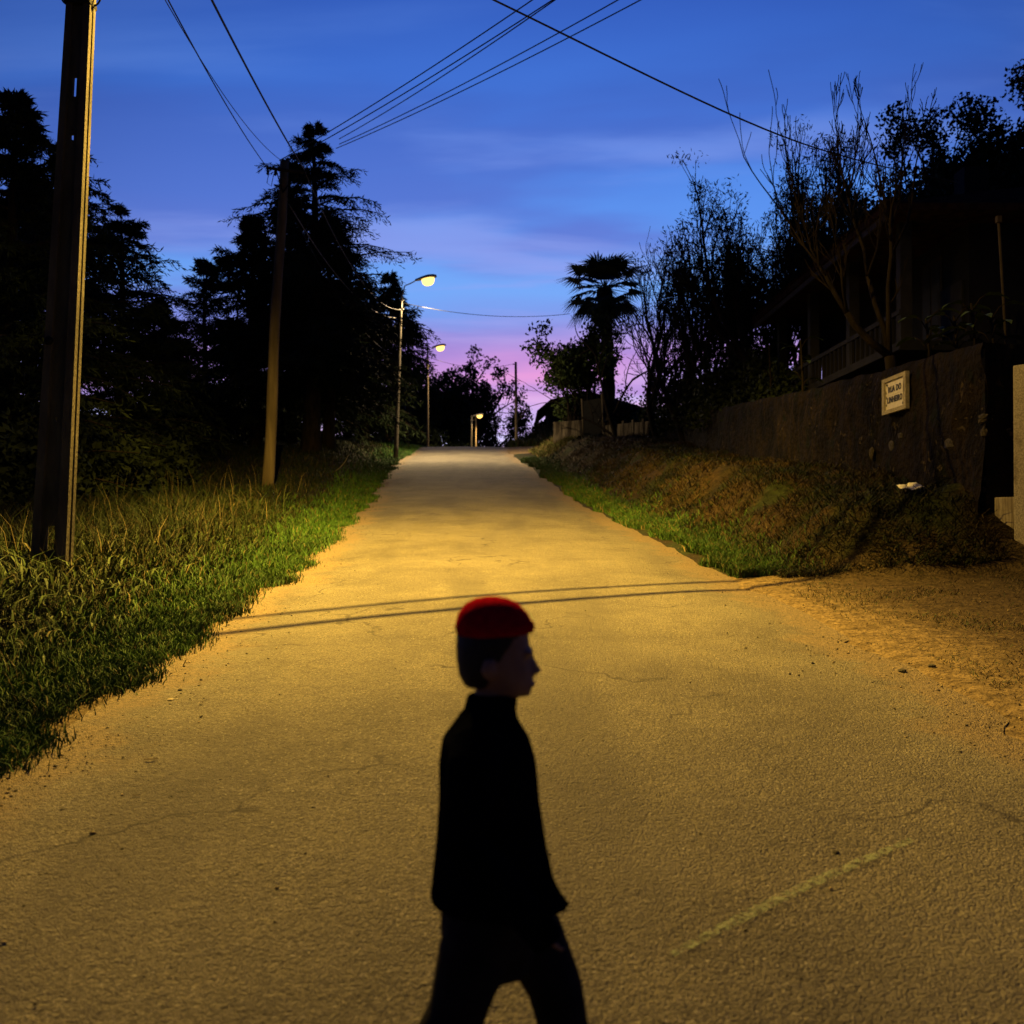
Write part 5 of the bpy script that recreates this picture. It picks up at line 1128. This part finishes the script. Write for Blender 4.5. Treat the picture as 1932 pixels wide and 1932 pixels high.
# ------------------------------------------------------------------ person
def person():
    d = 2.3; px = (925-966)/F*d; B = Vector((px, d, road_z(px, d)))
    T = thing('person', 'small person in dark clothes and a red cap walking across the road', 'person', B); T.scale = (.975, .975, .975)
    def remesh(mb, name, mat, vox, smooth=3):
        o = mb.build(name, mat, None); md = o.modifiers.new('r', 'REMESH'); md.mode = 'VOXEL'; md.voxel_size = vox; md.use_smooth_shade = True
        m2 = o.modifiers.new('s', 'SMOOTH'); m2.factor = .5; m2.iterations = smooth
        dg = bpy.context.evaluated_depsgraph_get(); me = bpy.data.meshes.new_from_object(o.evaluated_get(dg)); old = o.data; o.modifiers.clear(); o.data = me; bpy.data.meshes.remove(old)
        if not me.materials: me.materials.append(mat)
        o.parent = T; return o
    hx = .012; hs_ = .86
    # body: head with face, neck, trunk, arms with hands, legs
    b = MB()
    b.loft([(hx+.018, 0, 1.035, .035, .028), (hx+.022, 0, 1.05, .058, .044), (hx+.014, 0, 1.075, .072, .056), (hx+.004, 0, 1.10, .080, .064), (hx-.002, 0, 1.13, .082, .068), (hx-.004, 0, 1.165, .083, .070), (hx-.006, 0, 1.195, .080, .068), (hx-.008, 0, 1.222, .066, .056), (hx-.008, 0, 1.24, .038, .034)], 20)
    b.loft([(hx+.080, 0, 1.088, .014, .016), (hx+.093, 0, 1.094, .016, .014), (hx+.086, 0, 1.112, .012, .010), (hx+.078, 0, 1.132, .010, .008)], 10)          # nose
    b.loft([(hx+.078, 0, 1.060, .010, .024), (hx+.083, 0, 1.066, .011, .024), (hx+.079, 0, 1.074, .010, .022)], 10)                                              # lips
    b.loft([(hx+.062, 0, 1.038, .016, .020), (hx+.066, 0, 1.048, .018, .022)], 10)                                                                                 # chin
    b.loft([(hx+.074, 0, 1.136, .012, .050), (hx+.078, 0, 1.146, .011, .046)], 12)                                                                                 # brow
    for s_ in (-1, 1): b.loft([(hx-.012, s_*.072, 1.085, .010, .008), (hx-.016, s_*.080, 1.105, .018, .009), (hx-.014, s_*.078, 1.13, .014, .008)], 10)           # ears
    b.loft([(-.008, 0, .96, .050, .050), (.0, 0, 1.00, .043, .043), (.008, 0, 1.06, .042, .042)], 14)                                                              # neck
    b.loft([(-.01, 0, .56, .085, .115), (-.005, 0, .66, .080, .105), (0, 0, .80, .085, .115), (-.005, 0, .92, .085, .135), (-.008, 0, .98, .060, .09)], 18)
    legs = [(-.060, [(0.0, .60), (-.075, .34), (-.20, .10)]), (.060, [(.03, .60), (.150, .35), (.235, .07)])]
    for yy, ch in legs:
        (x0, z0), (x1, z1), (x2, z2) = ch
        b.tube([(x0, yy, z0), ((x0+x1)/2, yy, (z0+z1)/2), (x1, yy, z1), ((x1*.6+x2*.4)-.012, yy, z1*.6+z2*.4), (x2, yy, z2)], [.068, .060, .045, .042, .028], 12)
    arms = [(-.165, [(-.02, .945), (-.045, .76), (.075, .615)]), (.165, [(-.02, .945), (-.06, .77), (-.02, .60)])]
    for yy, ch in arms:
        (x0, z0), (x1, z1), (x2, z2) = ch; o_ = yy*1.10
        b.tube([(x0, yy*.8, z0), (x1, o_, z1), (x2, o_, z2)], [.038, .030, .021], 10)
        dx, dz = x2-x1, z2-z1; l_ = math.hypot(dx, dz); dx /= l_; dz /= l_
        b.loft([(x2, o_, z2+.005, .020, .012), (x2+dx*.03, o_, z2+dz*.03, .026, .013), (x2+dx*.058, o_, z2+dz*.058, .024, .012)], 10)
        for k, (fo, fl) in enumerate(((-.020, .046), (-.007, .054), (.006, .050), (.018, .040))):   # four fingers, slightly curled
            qx, qz = x2+dx*.055-dz*fo*-1, z2+dz*.055+dx*fo; b.tube([(qx, o_, qz), (qx+dx*fl*.5, o_*.985, qz+dz*fl*.5), (qx+dx*fl*.95+.006, o_*.95, qz+dz*fl*.9)], [.0075, .007, .0055], 7)
        b.tube([(x2+dx*.012+.018, o_, z2+dz*.012), (x2+dx*.035+.034, o_*.97, z2+dz*.035), (x2+dx*.055+.036, o_*.95, z2+dz*.06)], [.009, .008, .006], 7)                # thumb
    remesh(b, 'body', M['skin'], .0062, 3)
    # jacket: flared, collar up, sleeves to the wrist
    j = MB()
    j.loft([(.012, 0, .575, .150, .158), (.006, 0, .62, .140, .150), (.002, 0, .70, .127, .142), (-.002, 0, .80, .116, .144), (-.006, 0, .89, .112, .158), (-.010, 0, .945, .100, .152), (-.008, 0, .985, .072, .110), (.000, 0, 1.010, .060, .066), (.006, 0, 1.045, .060, .062)], 22)
    j.loft([(.082, -.04, .572, .105, .085), (.075, -.04, .60, .088, .085), (.058, -.04, .68, .064, .085), (.05, -.03, .78, .045, .08)], 14)       # front hem pushed forward by the stride
    for yy, ch in arms:
        (x0, z0), (x1, z1), (x2, z2) = ch; o_ = yy*1.10
        j.tube([(x0-.01, yy*.62, z0+.012), (x0-.012, yy*.95, z0-.03), (x1-.012, o_, z1), ((x1+x2)/2, o_, (z1+z2)/2), (x2+(x2-x1)*.46, o_, z2+(z2-z1)*.46)], [.058, .060, .050, .044, .038], 12)
    remesh(j, 'jacket', M['jacket'], .0085, 4)
    # trousers: loose
    t = MB(); t.loft([(.0, 0, .40, .085, .06), (.0, 0, .50, .115, .115), (.0, 0, .60, .112, .128), (0, 0, .66, .10, .12)], 18)
    for yy, ch in legs:
        (x0, z0), (x1, z1), (x2, z2) = ch
        t.tube([(x0, yy, z0-.02), ((x0+x1)/2, yy, (z0+z1)/2), (x1, yy, z1), ((x1*.55+x2*.45)-.01, yy, z1*.55+z2*.45), (x2, yy, z2+.01)], [.085, .080, .066, .058, .056], 14)
    remesh(t, 'trousers', M['trousers'], .0085, 4)
    # hair under the cap
    h = MB(); h.loft([(hx-.040, 0, 1.06, .030, .050), (hx-.034, 0, 1.085, .050, .066), (hx-.022, 0, 1.12, .068, .075), (hx-.012, 0, 1.16, .080, .077), (hx-.006, 0, 1.195, .082, .073)], 18); remesh(h, 'hair', M['hair'], .007, 3)
    # red knitted cap with a turned-up rim
    c = MB(); c.loft([(hx+.000, 0, 1.180, .087, .077, .06), (hx+.000, 0, 1.187, .090, .080, .06), (hx-.002, 0, 1.200, .092, .082, .04), (hx-.004, 0, 1.210, .087, .078, .02), (hx-.006, 0, 1.228, .080, .072), (hx-.008, 0, 1.250, .062, .056), (hx-.009, 0, 1.262, .038, .034), (hx-.009, 0, 1.267, .012, .011)], 28); cap = c.build('cap', M['red'], T)
    for (x2, yy, z2, tilt) in ((-.20, -.060, .10, R(38)), (.235, .060, .07, R(-6))):
        s = MB(); s.loft([(.035, 0, -.065, .090, .034), (.035, 0, -.05, .095, .038), (.03, 0, -.03, .088, .037), (.0, 0, 0, .05, .035), (-.012, 0, .03, .036, .032)], 16); o = s.build('shoe', M['shoe'], T); o.location = (x2, yy, z2); o.rotation_euler = (0, tilt, 0)
person()
